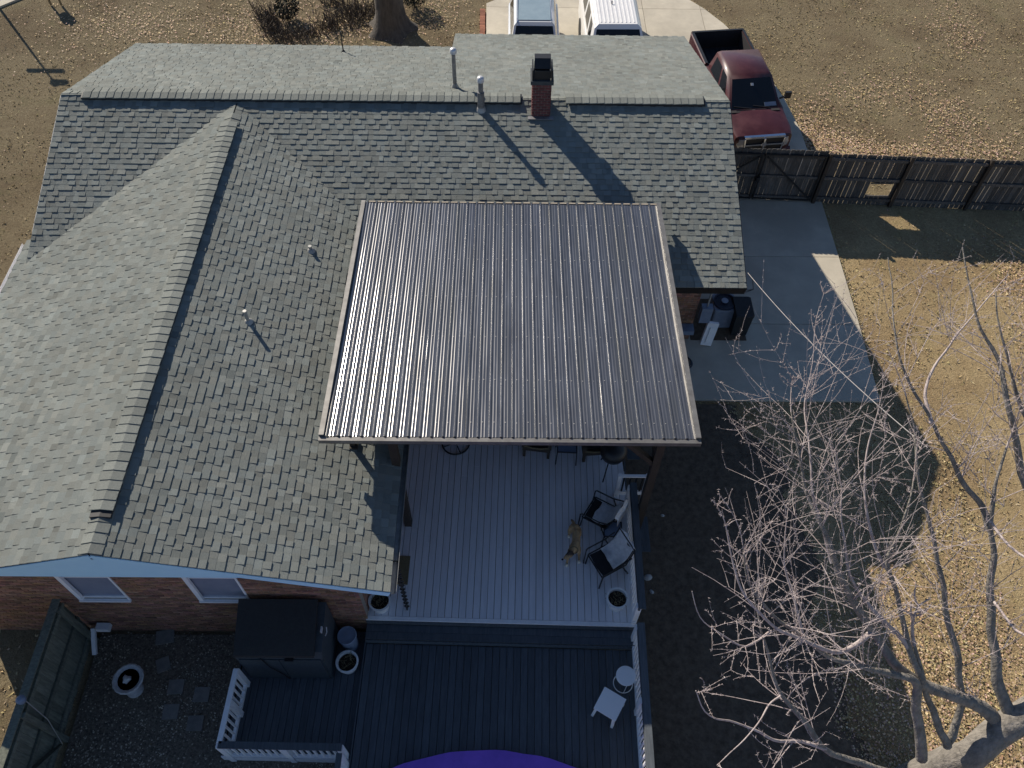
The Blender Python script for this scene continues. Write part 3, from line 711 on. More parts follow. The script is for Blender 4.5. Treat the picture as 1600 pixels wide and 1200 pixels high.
# ------------------------------------------------------------------ fences
def fence_right():
    f = thing('wooden_fence', (12, 19.6, 0), 'tall weathered board fence with a square opening beyond the driveway', 'fence')
    g1 = thing('fence_gate', (8.9, 19.72, 0), 'wooden driveway gate leaf with black diagonal brace nearest the lawn', 'gate', group='driveway gates')
    g2 = thing('fence_gate', (6.2, 19.82, 0), 'wooden driveway gate leaf half hidden by the roof edge', 'gate', group='driveway gates')
    fy = lambda x: 19.7246 - .0442 * (x - 9)
    ang = math.atan(-.0442); H = 1.84
    bm_ = MB(); w2 = .0665
    bm_.loft([[Vector((x, y, z)) for x, z in ((-w2, -.04), (w2, -.04), (w2, H - .03), (w2 - .025, H), (-w2 + .025, H), (-w2, H - .03))] for y in (0, .018)])
    me = bm_.mesh('board'); me.materials.append(M['fence'])
    sm = MB(); sm.bb((-w2, 0, -.04), (w2, .018, .36)); s_lo = sm.mesh('board'); s_lo.materials.append(M['fence'])
    sm = MB(); sm.bb((-w2, 0, .84), (w2, .018, H)); s_hi = sm.mesh('board'); s_hi.materials.append(M['fence'])
    x = 5.32; k = 0
    while x < 20:
        par = g2 if x < 7.55 else g1 if x < 9.42 else f
        loc = (x, fy(x) + .03 + U(-.004, .004), (.085 if par is not f else 0) + U(-.012, .012)); rot = (0, U(-.006, .006), ang)
        if par is f and 11.02 < x < 11.66:
            inst('board', s_lo, f, loc, rot); inst('board', s_hi, f, loc, rot)
        else: inst('board', me, par, loc, rot)
        x += .137 + (U(.0, .011) if par is f else U(0, .004)); k += 1
    def bar(nm, par, x0, z0, x1, z1, w, h, m, dy=0):
        mb = MB(); mb.beam((x0, fy(x0) - .02 + dy, z0), (x1, fy(x1) - .02 + dy, z1), w, h, (0, -1, .0) if abs(x1 - x0) < .05 else (0, 0, 1)); obj(nm, mb, m, par)
    for z in (.22, .98, 1.70):
        for a, b in ((9.53, 11.80), (11.9, 14.11), (14.22, 16.5), (16.6, 20)): bar('rail', f, a, z, b, z, .045, .09, M['fence'])
    for X in (9.48, 11.85, 14.165, 16.55, 18.9):
        mb = MB(); mb.bb((X - .048, fy(X) - .09, 0), (X + .048, fy(X) - .0, 1.9)); obj('post', mb, M['darkwood'], f)
    for par, a, b in ((g1, 7.60, 9.36), (g2, 5.4, 7.5)):
        for z in (.2, .98, 1.72): bar('rail', par, a, z, b, z, .04, .08, M['fence'])
        for z in (.13, 1.78): bar('frame_bar', par, a, z, b, z, .03, .04, M['black'], -.03)
        for X in (a, b): bar('frame_bar', par, X, .1, X, 1.8, .03, .04, M['black'], -.03)
    bar('diagonal_brace', g1, 7.66, 1.72, 9.32, .18, .025, .05, M['black'], -.05); bar('diagonal_brace', g2, 7.44, 1.72, 5.6, .18, .025, .05, M['black'], -.05)
    mb = MB(); mb.bb((7.50, fy(7.5) - .16, .85), (7.60, fy(7.5) - .08, 1.0)); obj('latch', mb, M['black'], g1)
    for q in (((11.0, .34), (11.68, .37)), ((11.0, .83), (11.68, .86))): mb = MB(); mb.bb((q[0][0], fy(11.3) - .01, q[0][1]), (q[1][0], fy(11.3) + .012, q[1][1])); obj('opening_trim', mb, M['fence'], f)
fence_right()
def fence_left():
    f = thing('wooden_fence', (-8.33, 4, .6), 'mossy greenish board fence dividing the gravel yard from the lawn', 'fence')
    bm_ = MB(); bm_.box((0, 0, .9), (.018, .138, 1.8)); me = bm_.mesh('board'); me.materials.append(M['fenceL'])
    y = 5.72
    while y > 1.0:
        inst('board', me, f, (-8.35 - U(0, .006) - .022, y, .6 + U(-.012, .012)), (0, 0, U(-.01, .01))); y -= .1425
    for z in (.82, 1.5, 2.2):
        mb = MB(); mb.bb((-8.36 + .004, 1.0, z - .05), (-8.315, 5.78, z + .05)); obj('rail', mb, M['fenceL'], f)
    mb = MB(); mb.bb((-8.43, 1.0, 2.405), (-8.28, 5.78, 2.435)); obj('cap_rail', mb, M['fenceL'], f)
    for y in (5.6, 3.72, 1.6):
        mb = MB(); mb.bb((-8.314, y - .045, .4), (-8.225, y + .045, 2.40)); obj('post', mb, M['fenceL'], f)
    mb = MB(); mb.beam((-8.30, 3.6, .75), (-8.30, 2.4, 2.2), .03, .09, (1, 0, 0)); obj('diagonal_brace', mb, M['fenceL'], f)
    mb = MB(); c = Vector((-8.3, 3.93, 2.45)); mb.lathe([(.03, -.01), (.035, .05), (.075, .06), (.08, .13), (.04, .17), (.001, .175)], c, 12)
    l = thing('solar_lamp', c, 'small pale solar lamp on top of the mossy fence', 'lamp'); obj('lamp_body', mb, M['bluebin'], l, smooth=.6)
    mb = MB(); mb.tube([c + Vector((.05, 0, .02)), c + Vector((.2, -.15, -.6)), c + Vector((.12, -.35, -1.55))], .008, 5); obj('lamp_cord', mb, M['gutter'], l)
fence_left()
def downspout():
    d = thing('downspout_outlet', (-8.1, 5.75, .6), 'white downspout elbow on the brick wall beside the mossy fence', 'downspout')
    mb = MB(); mb.bb((-8.2, 5.74, .75), (-8.12, 5.83, 1.6)) if False else mb.beam((-8.2, 5.72, 1.05), (-8.17, 5.3, .72), .08, .07); obj('spout', mb, M['trim'], d)
    mb = MB(); mb.bb((-8.12, 5.66, 1.0), (-7.86, 5.80, 1.13)); obj('elbow', mb, M['trim'], d)
downspout()

# ------------------------------------------------------------------ yard on the left
def gravel_yard():
    mb = MB()
    xs = [-8.22 + .25 * i for i in range(24)]; ys = [.0 + .25 * i for i in range(24)]
    for y in ys:
        for x in xs: mb.v.append((min(x, -2.55), min(y, 5.83), gh(min(x, -3.1), y) + .02 + .02 * noise.noise(Vector((x, y, 3)))))
    nx = len(xs)
    for j in range(len(ys) - 1):
        for i in range(nx - 1): mb.face((j * nx + i, j * nx + i + 1, (j + 1) * nx + i + 1, (j + 1) * nx + i))
    obj('gravel_bed', mb, M['gravel'], kind='structure', smooth=3, recalc=False)
    st = MB(); rng = random.Random(5)
    for i in range(9000):
        x, y = rng.uniform(-8.2, -2.9), rng.uniform(2.2, 5.8)
        if noise.noise(Vector((x * .8, y * .8, 1))) * .8 + (4.9 - y) * .22 < rng.uniform(-.5, .7): continue
        s = rng.uniform(.008, .022); z = gh(-4, y) + .028; a = rng.uniform(0, 6.28); n = len(st.v)
        for k in range(4): st.v.append((x + s * math.cos(a + k * 1.571) * rng.uniform(.7, 1.2), y + s * math.sin(a + k * 1.571), z + rng.uniform(-.004, .006)))
        st.v.append((x, y, z + s * .9)); g = rng.uniform(.5, 1.7)
        st.col = (g, g * .97, g * .92)
        for k in range(4): st.face((n + k, n + (k + 1) % 4, n + 4))
    o = obj('gravel', st, mat('loose_gravel', (.42, .39, .33), (.22, .2, .17), 5, .95, attr=True), kind='stuff', col=True, recalc=False)
    g = 'stepping stones in the gravel'
    lbl = ['stepping stone lying closest to the brick wall', 'stepping stone right of the bird bath, upper of the left pair', 'stepping stone close to the side deck railing, upper of the right pair', 'stepping stone right of and below the bird bath, lower of the left pair', 'stepping stone lowest towards the deck corner', 'half buried stepping stone above the bird bath side']
    for (u, v, r, sx), L in zip(((258, 995, .2, .36), (275, 1073, .05, .3), (315, 1085, .02, .3), (267, 1112, .04, .3), (305, 1130, .03, .3), (255, 1038, .4, .26)), lbl):
        p = at(u, v, .64); mb = MB(); mb.box((0, 0, 0), (sx, .28, .05)); me_o = obj('stepping_stone', mb, M['paver'], local=True); me_o.location = (p.x, p.y, .628 if u != 255 else .615); me_o.rotation_euler = (U(-.02, .02), U(-.02, .02), r); prop(me_o, L, 'paving stone', g)
    b = thing('bird_bath', at(207, 1085, .6), 'pale scalloped concrete bird bath standing in the gravel', 'bird bath')
    c = at(212, 1078, .6); c.z = 0
    mb = MB(); mb.lathe([(.17, .6), (.16, .68), (.09, .74), (.07, .95), (.09, 1.1), (.14, 1.18)], c, 18); obj('pedestal', mb, M['stone'], b, smooth=.7)
    mb = MB(); c2 = at(205, 1062, 1.25); c2.z = 0; c = c * .3 + c2 * .7
    mb.lathe([(.10, 1.17), (.20, 1.2), (.27, 1.27), (.285, 1.30), (.26, 1.315), (.225, 1.30), (.18, 1.25), (.001, 1.22)], c, 64, wob=lambda a, i: 1 + (.035 * abs(math.sin(a * 8)) if 1 < i < 6 else 0)); obj('basin', mb, M['stone'], b, smooth=.7)
    mb = MB(); mb.lathe([(.205, 1.272), (.001, 1.272)], c, 30); obj('water', mb, mat('dark_water', (.012, .016, .02), None, 4, .06), b)
    mb = MB(); mb.lathe([(.085, 1.25), (.075, 1.31), (.04, 1.34), (.001, 1.345)], c + Vector((-.03, .0, 0)), 9, wob=lambda a, i: 1 + .25 * math.sin(a * 3 + i)); obj('ornament', mb, M['stone'], b, smooth=.6)
gravel_yard()
def shade_bed():
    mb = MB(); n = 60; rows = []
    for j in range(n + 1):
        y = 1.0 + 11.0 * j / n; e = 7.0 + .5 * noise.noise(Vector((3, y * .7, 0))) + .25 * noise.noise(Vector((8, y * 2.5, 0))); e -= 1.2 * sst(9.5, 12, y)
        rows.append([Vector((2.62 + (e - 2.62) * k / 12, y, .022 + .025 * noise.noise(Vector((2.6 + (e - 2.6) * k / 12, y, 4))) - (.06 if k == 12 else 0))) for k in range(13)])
    mb.loft(rows, cap=False, close=False); obj('painted_shade', mb, M['shade_and_soil'], kind='structure', smooth=3, recalc=False)  # dark sheet over the lawn: deeper house shade put into the ground colour
    g = 'pale stones beside the deck'
    for k, (u, v, r_) in enumerate(((1003, 842, .06), (1012, 903, .09), (1035, 806, .045), (1018, 925, .05))):
        c = at(u, v, 0); mb = MB(); mb.lathe([(r_ * .8, -.01), (r_, r_ * .3), (r_ * .7, r_ * .75), (.001, r_ * .85)], c, 9, wob=lambda a, i: 1 + .18 * math.sin(a * 2 + k)); prop(obj('stone', mb, M['stone'], at0=c, smooth=1), ['small pale stone near the dark post right of the deck', 'largest pale stone on the dark strip right of the deck', 'tiny pale stone farthest out on the dark strip', 'pale stone lying nearest the white pot outside the railing'][k], 'stone', g)
def shed():
    s = thing('storage_shed', (-4.15, 5.3, DS), 'black plastic storage shed with sloping lid against the brick wall', 'shed')
    x0, x1, y0, y1 = -4.93, -3.33, 4.83, 5.76
    mb = MB(); mb.loft([[Vector((x, y, z)) for y, z in ((y0, DS + .01), (y0, 2.02), (y0 + .06, 2.2), (y1, 2.42), (y1, DS + .01))] for x in (x0, x1)]); obj('shed_body', mb, M['shed'], s)
    mb = MB(); mb.loft([[Vector((x, y, z)) for y, z in ((y0 - .05, 2.22), (y0 - .03, 2.27), (y0 + .12, 2.33), (y1 - .02, 2.60), (y1 - .02, 2.55), (y0 + .12, 2.28), (y0 + .0, 2.2))] for x in (x0 + .02, x1 - .12)]); obj('shed_lid', mb, M['shedlid'], s)
    for a, b in ((x0 + .05, -4.15), (-4.135, x1 - .05)):
        mb = MB(); mb.bb((a, y0 - .025, DS + .06), (b, y0 - .002, 2.0)); obj('door', mb, M['shed'], s)
    mb = MB(); mb.bb((-4.02, y0 - .06, 2.03), (-3.86, y0 - .003, 2.07)); obj('handle', mb, M['black'], s)
    mb = MB(); mb.tube([(-4.45, y0 - .035, 2.12), (-4.38, y0 - .05, 1.7), (-4.2, y0 - .05, 1.2), (-4.16, y0 - .04, DS + .05)], .012, 5); obj('strap', mb, M['black'], s)
    mb = MB(); mb.bb((x1 - .035, 5.2, 2.32), (x1 - .01, 5.3, 2.42)); mb.tube([(x1 + .012, 5.38, 2.15), (x1 + .02, 5.3, 2.1), (x1 + .012, 5.22, 2.14)], .012, 6); obj('hasp', mb, M['pipecap'], s)
shed()

# ------------------------------------------------------------------ pots and small deck things
def pot(c, r, h, lbl, soil=True):
    p = thing('plant_pot', c, lbl, 'plant pot', group='white plant pots')
    k = r; mb = MB(); mb.lathe([(.68 * k, 0), (.72 * k, .02), (.93 * k, h - .05), (1.0 * k, h - .05), (1.04 * k, h), (.86 * k, h + .003), (.82 * k, h - .1), (.001, h - .1)], c, 28); obj('pot', mb, M['pot'], p, smooth=.6)
    mb = MB(); mb.lathe([(.83 * k, h - .085), (.5 * k, h - .07), (.001, h - .06)], c, 20, wob=lambda a, i: 1); obj('soil', mb, M['soil'], p, smooth=1)
    mb = MB(); rng = random.Random(int(c[0] * 100))
    for i in range(34):
        a = rng.uniform(0, 6.28); q = r * .75 * math.sqrt(rng.random()); b = Vector(c) + Vector((q * math.cos(a), q * math.sin(a), h - .07))
        mb.tube([b, b + Vector((rng.uniform(-.1, .1), rng.uniform(-.1, .1), rng.uniform(.02, .13)))], .004, 4)
    obj('dry_plant', mb, M['dry'], p, kind='stuff')
pot((*at(593, 938, 1.69).xy, DU), .215, .34, 'white plant pot under the roof corner at the upper deck edge')
pot((*at(965, 934, 1.71).xy, DU), .215, .36, 'white plant pot beside the railing below the sling chairs')
pot((-3.04, 5.05, DS), .215, .32, 'white plant pot beside the black storage shed')
def bucket():
    c = Vector((-3.06, 5.48, DS)); b = thing('lidded_bucket', c, 'round blue grey lidded bin between the shed and the brick corner', 'bin')
    mb = MB(); mb.lathe([(.15, 0), (.17, .55)], c, 22); obj('bin_body', mb, M['bluebin'], b, smooth=.6)
    mb = MB(); mb.lathe([(.185, .53), (.19, .56), (.175, .575), (.15, .565), (.05, .57), (.001, .575)], c, 24); obj('lid', mb, M['bluebin'], b, smooth=.6)
bucket()
def small_things():
    mb = MB(); mb.box((0, 0, 0), (.31, .62, .018)); o = obj('doormat', mb, M['mat'], local=True); o.location = (-2.115, 6.86, DU + .012); o.rotation_euler = (0, 0, -.02); prop(o, 'brown rectangular doormat on the pale deck by the roof edge', 'doormat')
    rc = thing('rain_chain', (-1.86, 5.9, DU), 'black rain chain hanging from the gutter corner to the deck', 'rain chain')
    a, b = Vector((-1.86, 5.75, 3.72)), Vector((-1.97, 6.12, 1.40)); n = 26
    a = Vector((-1.92, 6.0, 3.70)); b = Vector((-1.93, 6.05, 1.4))
    mm = MB().ring((0, 0, 0), .045, .014, 10, 5).mesh('link'); mm.materials.append(M['black'])
    for i in range(n):
        p = a.lerp(b, i / (n - 1)); inst('link', mm, rc, p, (pi / 2, 0, (i % 2) * pi / 2), (1, 1, 1))
    # white tables on the lower deck
    c = at(978, 1056, 1.48); c.z = DL; r = thing('side_table', c, 'small round white side table with a wire ring base', 'table')
    mb = MB(); mb.lathe([(.001, .465), (.185, .465), (.19, .48), (.185, .49), (.001, .492)], c, 32); obj('table_top', mb, M['white'], r, smooth=.6)
    mb = MB(); mb.ring(c + Vector((0, 0, .012)), .185, .009, 32, 6)
    for k in range(3):
        a = k * 2.094 + .5; mb.tube([c + Vector((.183 * math.cos(a), .183 * math.sin(a), .01)), c + Vector((.11 * math.cos(a + .5), .11 * math.sin(a + .5), .466))], .007, 6)
    obj('wire_base', mb, M['white'], r)
    q = [at(u, v, 1.45) for u, v in ((946, 1072), (978, 1091), (962, 1129), (927, 1107))]; c = sum(q, Vector()) / 4; c.z = DL
    s = thing('side_table', c, 'square white side table beside the round one on the charcoal deck', 'table')
    ex = (q[1] - q[0]); an = math.atan2(ex.y, ex.x); s.rotation_euler = (0, 0, an); S = ((q[1] - q[0]).length + (q[3] - q[0]).length) / 2
    mb = MB(); mb.box((0, 0, .435), (S, S, .03)); obj('table_top', mb, M['white'], s, local=True)
    for x in (-1, 1):
        for y in (-1, 1): mb = MB(); mb.beam((x * (S / 2 - .045), y * (S / 2 - .03), .42), (x * (S / 2 - .02), y * (S / 2 + .0), 0), .05, .05); obj('leg', mb, M['white'], s, local=True)
small_things()
def sling_chair(loc, rz, lbl, towel=0):
    c = thing('patio_chair', loc, lbl, 'chair', group='black sling chairs by the railing', rz=rz)
    r = .016; W = .28
    for s in (-1, 1):   # chair faces +y
        mb = MB(); mb.tube([(s * W, -.40, 1.0), (s * W, -.27, .46), (s * W, .26, .42), (s * W, .30, 0)], r, 6); obj('side_frame', mb, M['black'], c, local=True)
        mb = MB(); mb.tube([(s * (W + .04), -.34, .78), (s * (W + .04), -.1, .66), (s * (W + .04), .28, .63), (s * (W + .04), .31, .58), (s * (W + .03), .33, 0)], r, 6); obj('armrest', mb, M['black'], c, local=True)
        mb = MB(); mb.tube([(s * (W + .04), -.12, .655), (s * (W + .03), -.36, 0)], r, 6); obj('leg', mb, M['black'], c, local=True)
    for y, z in ((-.40, 1.0), (.28, .41), (-.33, .05)): mb = MB(); mb.tube([(-W, y, z), (W, y, z)], r, 6); obj('cross_bar', mb, M['black'], c, local=True)
    mb = MB(); L = [(-.385, .97), (-.33, .72), (-.27, .48), (-.15, .42), (.05, .405), (.25, .42)]
    mb.loft([[Vector((-W + .02, y, z)), Vector((0, y + .01, z - .02)), Vector((W - .02, y, z)), Vector((W - .02, y, z - .012)), Vector((0, y + .01, z - .032)), Vector((-W + .02, y, z - .012))] for y, z in L]); obj('sling_seat', mb, M['black'], c, local=True, smooth=1)
    t = thing('towel', loc, lbl.split(' chair')[0].split('black')[0] + 'crumpled grey towel draped over the ' + ('chair nearer the white pot' if towel else 'chair nearer the steps'), 'towel', group='grey towels on the sling chairs', rz=rz)
    mb = MB(); rows = []
    prof = [(-.47, .70), (-.45, .98), (-.40, 1.03), (-.34, .86), (-.27, .62), (-.19, .50), (-.05, .462), (.08, .455)] if not towel else [(-.46, .86), (-.425, 1.03), (-.36, .92), (-.29, .70), (-.22, .55), (-.1, .475), (.0, .46)]
    for i, (y, z) in enumerate(prof):
        row = []
        for k in range(13):
            x = -.25 + .50 * k / 12 + .03 * noise.noise(Vector((i * .6, loc[0], 3))); q = Vector((x * 6, i * .9, loc[1]))
            row.append(Vector((x, y + .035 * noise.noise(q), z + .02 + .045 * noise.noise(q + Vector((5, 0, 0))))))
        rows.append(row)
    rows2 = [r_[:] + [p + Vector((0, 0, -.012)) for p in r_[::-1]] for r_ in rows]; mb.loft(rows2); obj('towel_cloth', mb, M['cloth'], t, local=True, smooth=1.5)
sling_chair((2.0, 7.98, DU), math.radians(58), 'black sling chair nearer the steps, turned toward the dog')
sling_chair((2.07, 6.93, DU), math.radians(118), 'black sling chair nearer the white pot by the railing', 1)
def small_table(c, w, d, h, lbl, m, name='side_table'):
    t = thing(name, c, lbl, 'table', rz=-.05)
    mb = MB(); mb.box((0, 0, h - .01), (w - .03, d - .03, .012)); obj('table_top', mb, m, t, local=True)
    mb = MB(); P = [(-w / 2, -d / 2), (w / 2, -d / 2), (w / 2, d / 2), (-w / 2, d / 2)]
    for i in range(4):
        a, b = P[i], P[(i + 1) % 4]; mb.tube([(a[0], a[1], h), (b[0], b[1], h)], .014, 6)
    obj('frame', mb, M['black'], t, local=True)
    for a in P: mb = MB(); mb.tube([(a[0], a[1], h), (a[0] * 1.08, a[1] * 1.08, 0)], .013, 6); obj('leg', mb, M['black'], t, local=True)
small_table((2.23, 7.60, DU), .36, .34, .45, 'small black framed table between the two sling chairs', M['bluebin'])
small_table((1.36, 9.62, DU), .42, .42, .5, 'low black table between the wicker armchairs under the roof edge', M['bluebin'])
def wicker(loc, rz, lbl):
    c = thing('wicker_armchair', loc, lbl, 'armchair', group='wicker armchairs under the cover', rz=rz)
    mb = MB(); mb.box((0, .0, .34), (.62, .6, .12)); obj('seat_frame', mb, M['blackwood'], c, local=True)
    mb = MB(); mb.box((0, .02, .44), (.46, .5, .1)); obj('seat_cushion', mb, M['black'], c, local=True)
    mb = MB(); mb.loft([[Vector((x, y, z)) for y, z in ((.25, .38), (.34, .92), (.38, .92), (.31, .34))] for x in (-.31, .31)]); obj('backrest', mb, M['blackwood'], c, local=True)
    for s in (-1, 1):
        mb = MB(); mb.box((s * .285, -.02, .52), (.09, .58, .24)); obj('armrest', mb, M['blackwood'], c, local=True)
        for y in (-.26, .26): mb = MB(); mb.box((s * .27, y, .14), (.06, .06, .28)); obj('leg', mb, M['blackwood'], c, local=True)
    mb = MB(); mb.tube([(-.27, -.30, .47), (-.1, -.325, .455), (.1, -.325, .455), (.27, -.30, .47)], .02, 6); obj('front_roll', mb, M['mat'], c, local=True)
wicker((.72, 9.86, DU), -.12, 'dark wicker armchair left of the low table under the roof edge')
wicker((2.0, 9.78, DU), .08, 'dark wicker armchair right of the low table, nearer the grill')
def swivel():
    c = thing('swivel_chair', (-1.13, 10.05, DU), 'black swivel patio chair on a round ring base under the cover', 'chair')
    mb = MB(); mb.ring((0, -.12, .03), .31, .02, 30, 6); obj('ring_base', mb, M['black'], c, local=True)
    mb = MB(); mb.tube([(0, -.1, .05), (0, -.02, .38)], .03, 8)
    for k in range(4): a = k * pi / 2 + .4; mb.tube([(0, -.12, .04), (.3 * math.cos(a), -.12 + .3 * math.sin(a), .03)], .013, 6)
    obj('pedestal', mb, M['black'], c, local=True)
    mb = MB(); mb.box((0, .05, .43), (.5, .5, .07)); obj('seat', mb, M['black'], c, local=True)
    mb = MB(); mb.loft([[Vector((x, y, z)) for y, z in ((.28, .44), (.42, 1.0), (.45, 1.0), (.33, .42))] for x in (-.25, .25)]); obj('backrest', mb, M['black'], c, local=True)
    for s in (-1, 1): mb = MB(); mb.tube([(s * .27, .3, .7), (s * .29, .0, .68), (s * .28, -.2, .62), (s * .25, -.15, .44)], .018, 6); obj('armrest', mb, M['black'], c, local=True)
swivel()
def grill():
    c = thing('barbecue_grill', (2.32, 9.25, DU), 'dark covered barbecue grill in the corner by the wooden post', 'grill')
    mb = MB(); mb.lathe([(.12, .55), (.25, .68), (.29, .80), (.29, .84)], (0, 0, 0), 24); obj('bowl', mb, M['black'], c, local=True, smooth=.7)
    mb = MB(); mb.lathe([(.295, .845), (.28, .93), (.18, 1.02), (.001, 1.05)], (0, 0, 0), 24); obj('lid', mb, M['black'], c, local=True, smooth=.7)
    mb = MB(); mb.tube([(-.09, 0, 1.03), (-.07, 0, 1.09), (.07, 0, 1.09), (.09, 0, 1.03)], .012, 6); obj('handle', mb, M['chrome'], c, local=True)
    for k in range(3): a = k * 2.094; mb = MB(); mb.tube([(.2 * math.cos(a), .2 * math.sin(a), .68), (.33 * math.cos(a), .33 * math.sin(a), 0)], .015, 6); obj('leg', mb, M['black'], c, local=True)
    mb = MB(); mb.box((.42, .0, .8), (.26, .36, .02)); obj('side_shelf', mb, M['shed'], c, local=True)
grill()

# ------------------------------------------------------------------ dog
def skin(verts, edges, radii, name, m, parent, root=0, sub=2):
    me = bpy.data.meshes.new(name); me.from_pydata(verts, edges, []); o = bpy.data.objects.new(name, me); COL.objects.link(o)
    md = o.modifiers.new("s", 'SKIN'); md.use_smooth_shade = True; md.branch_smoothing = .6
    for i, r in enumerate(radii):
        sv = me.skin_vertices[0].data[i]; sv.radius = r if isinstance(r, tuple) else (r, r); sv.use_root = (i == root)
    s = o.modifiers.new("d", 'SUBSURF'); s.levels = sub; s.render_levels = sub
    dg = bpy.context.evaluated_depsgraph_get(); dg.update(); nm = bpy.data.meshes.new_from_object(o.evaluated_get(dg)); o.modifiers.clear(); o.data = nm; bpy.data.meshes.remove(me)
    nm.materials.clear(); nm.materials.append(m); nm.polygons.foreach_set("use_smooth", [True] * len(nm.polygons)); o.parent = parent; return o
def dog():
    # local: faces -y, nose turned to its right (-x in the picture)
    base = Vector((1.44, 7.38, DU)); d = thing('dog', base, 'tan and black dog with white paws walking on the pale deck', 'dog', rz=-.06)
    V = [(.0, .26, .47), (0.02, .10, .48), (.03, -.08, .485), (0, -.22, .50), (-.04, -.32, .55), (-.10, -.40, .555), (-.17, -.455, .53), (-.225, -.49, .515), (-.03, .37, .44), (-.06, .45, .36), (-.075, .52, .27)]
    E = [(0, 1), (1, 2), (2, 3), (3, 4), (4, 5), (5, 6), (6, 7), (0, 8), (8, 9), (9, 10)]
    r = [(.105, .12), (.095, .115), (.11, .13), (.105, .13), (.075, .085), (.078, .08), (.048, .045), (.028, .028), .035, .03, .014]
    def leg(root, pts, rr):
        i = root
        for p, q in zip(pts, rr): V.append(p); r.append(q); E.append((i, len(V) - 1)); i = len(V) - 1
    leg(0, [(-.085, .28, .38), (-.10, .22, .27), (-.10, .31, .16), (-.10, .29, .05), (-.10, .25, .025)], [.07, .05, .028, .024, .030])
    leg(0, [(.085, .27, .38), (.10, .17, .27), (.10, .25, .16), (.10, .22, .05), (.10, .18, .025)], [.07, .05, .028, .024, .030])
    leg(3, [(-.085, -.22, .38), (-.105, -.22, .25), (-.12, -.29, .14), (-.13, -.36, .04), (-.14, -.42, .028)], [.06, .042, .027, .024, .032])
    leg(3, [(.085, -.21, .38), (.10, -.20, .25), (.11, -.25, .13), (.12, -.28, .04), (.12, -.325, .028)], [.06, .042, .027, .024, .032])
    skin(V, E, r, 'dog_body', M['fur'], d, root=1)
    for s in (-1, 1):
        t = Vector((-.62, -.78, 0)).normalized(); n = Vector((-t.y, t.x, 0)); c = Vector((-.085, -.385, .605)) + n * (.05 * s)
        mb = MB(); mb.loft([[c + n * (-.025) , c + n * .025, c + t * .02 + n * .0], [c + Vector((0, 0, .03)) + n * (-.018) + n * s * .012, c + Vector((0, 0, .03)) + n * .018 + n * s * .012, c + t * .014 + Vector((0, 0, .03)) + n * s * .012], [c + Vector((0, 0, .07)) + n * s * .02 + n * -.004, c + Vector((0, 0, .07)) + n * s * .02 + n * .004, c + Vector((0, 0, .07)) + n * s * .02 + t * .006]]); obj('ear', mb, M['furdark'], d, local=True, smooth=1.5)
        e = Vector((-.155, -.435, .578)) + n * (.034 * s); mb = MB(); mb.lathe([(.001, -.009), (.008, -.005), (.009, 0), (.008, .005), (.001, .009)], e, 8); obj('eye', mb, M['furdark'], d, local=True)
    mb = MB(); mb.lathe([(.001, -.02), (.018, -.012), (.024, 0), (.016, .014), (.001, .02)], (-.247, -.505, .522), 10); obj('nose', mb, M['furdark'], d, local=True, smooth=2)
    for p in ((-.135, -.405, .028), (.12, -.315, .028), (-.10, .25, .024), (.10, .18, .024)):
        mb = MB(); mb.lathe([(.001, -.026), (.026, -.02), (.038, -.004), (.032, .018), (.024, .04), (.001, .045)], p, 10, wob=lambda a, i: 1.0); obj('paw', mb, M['furwhite'], d, local=True, smooth=2)
    mb = MB(); mb.ring((-.03, -.30, .545), .085, .012, 18, 5, Matrix.Rotation(1.0, 3, 'X')); obj('collar', mb, M['mat'], d, local=True)
dog()

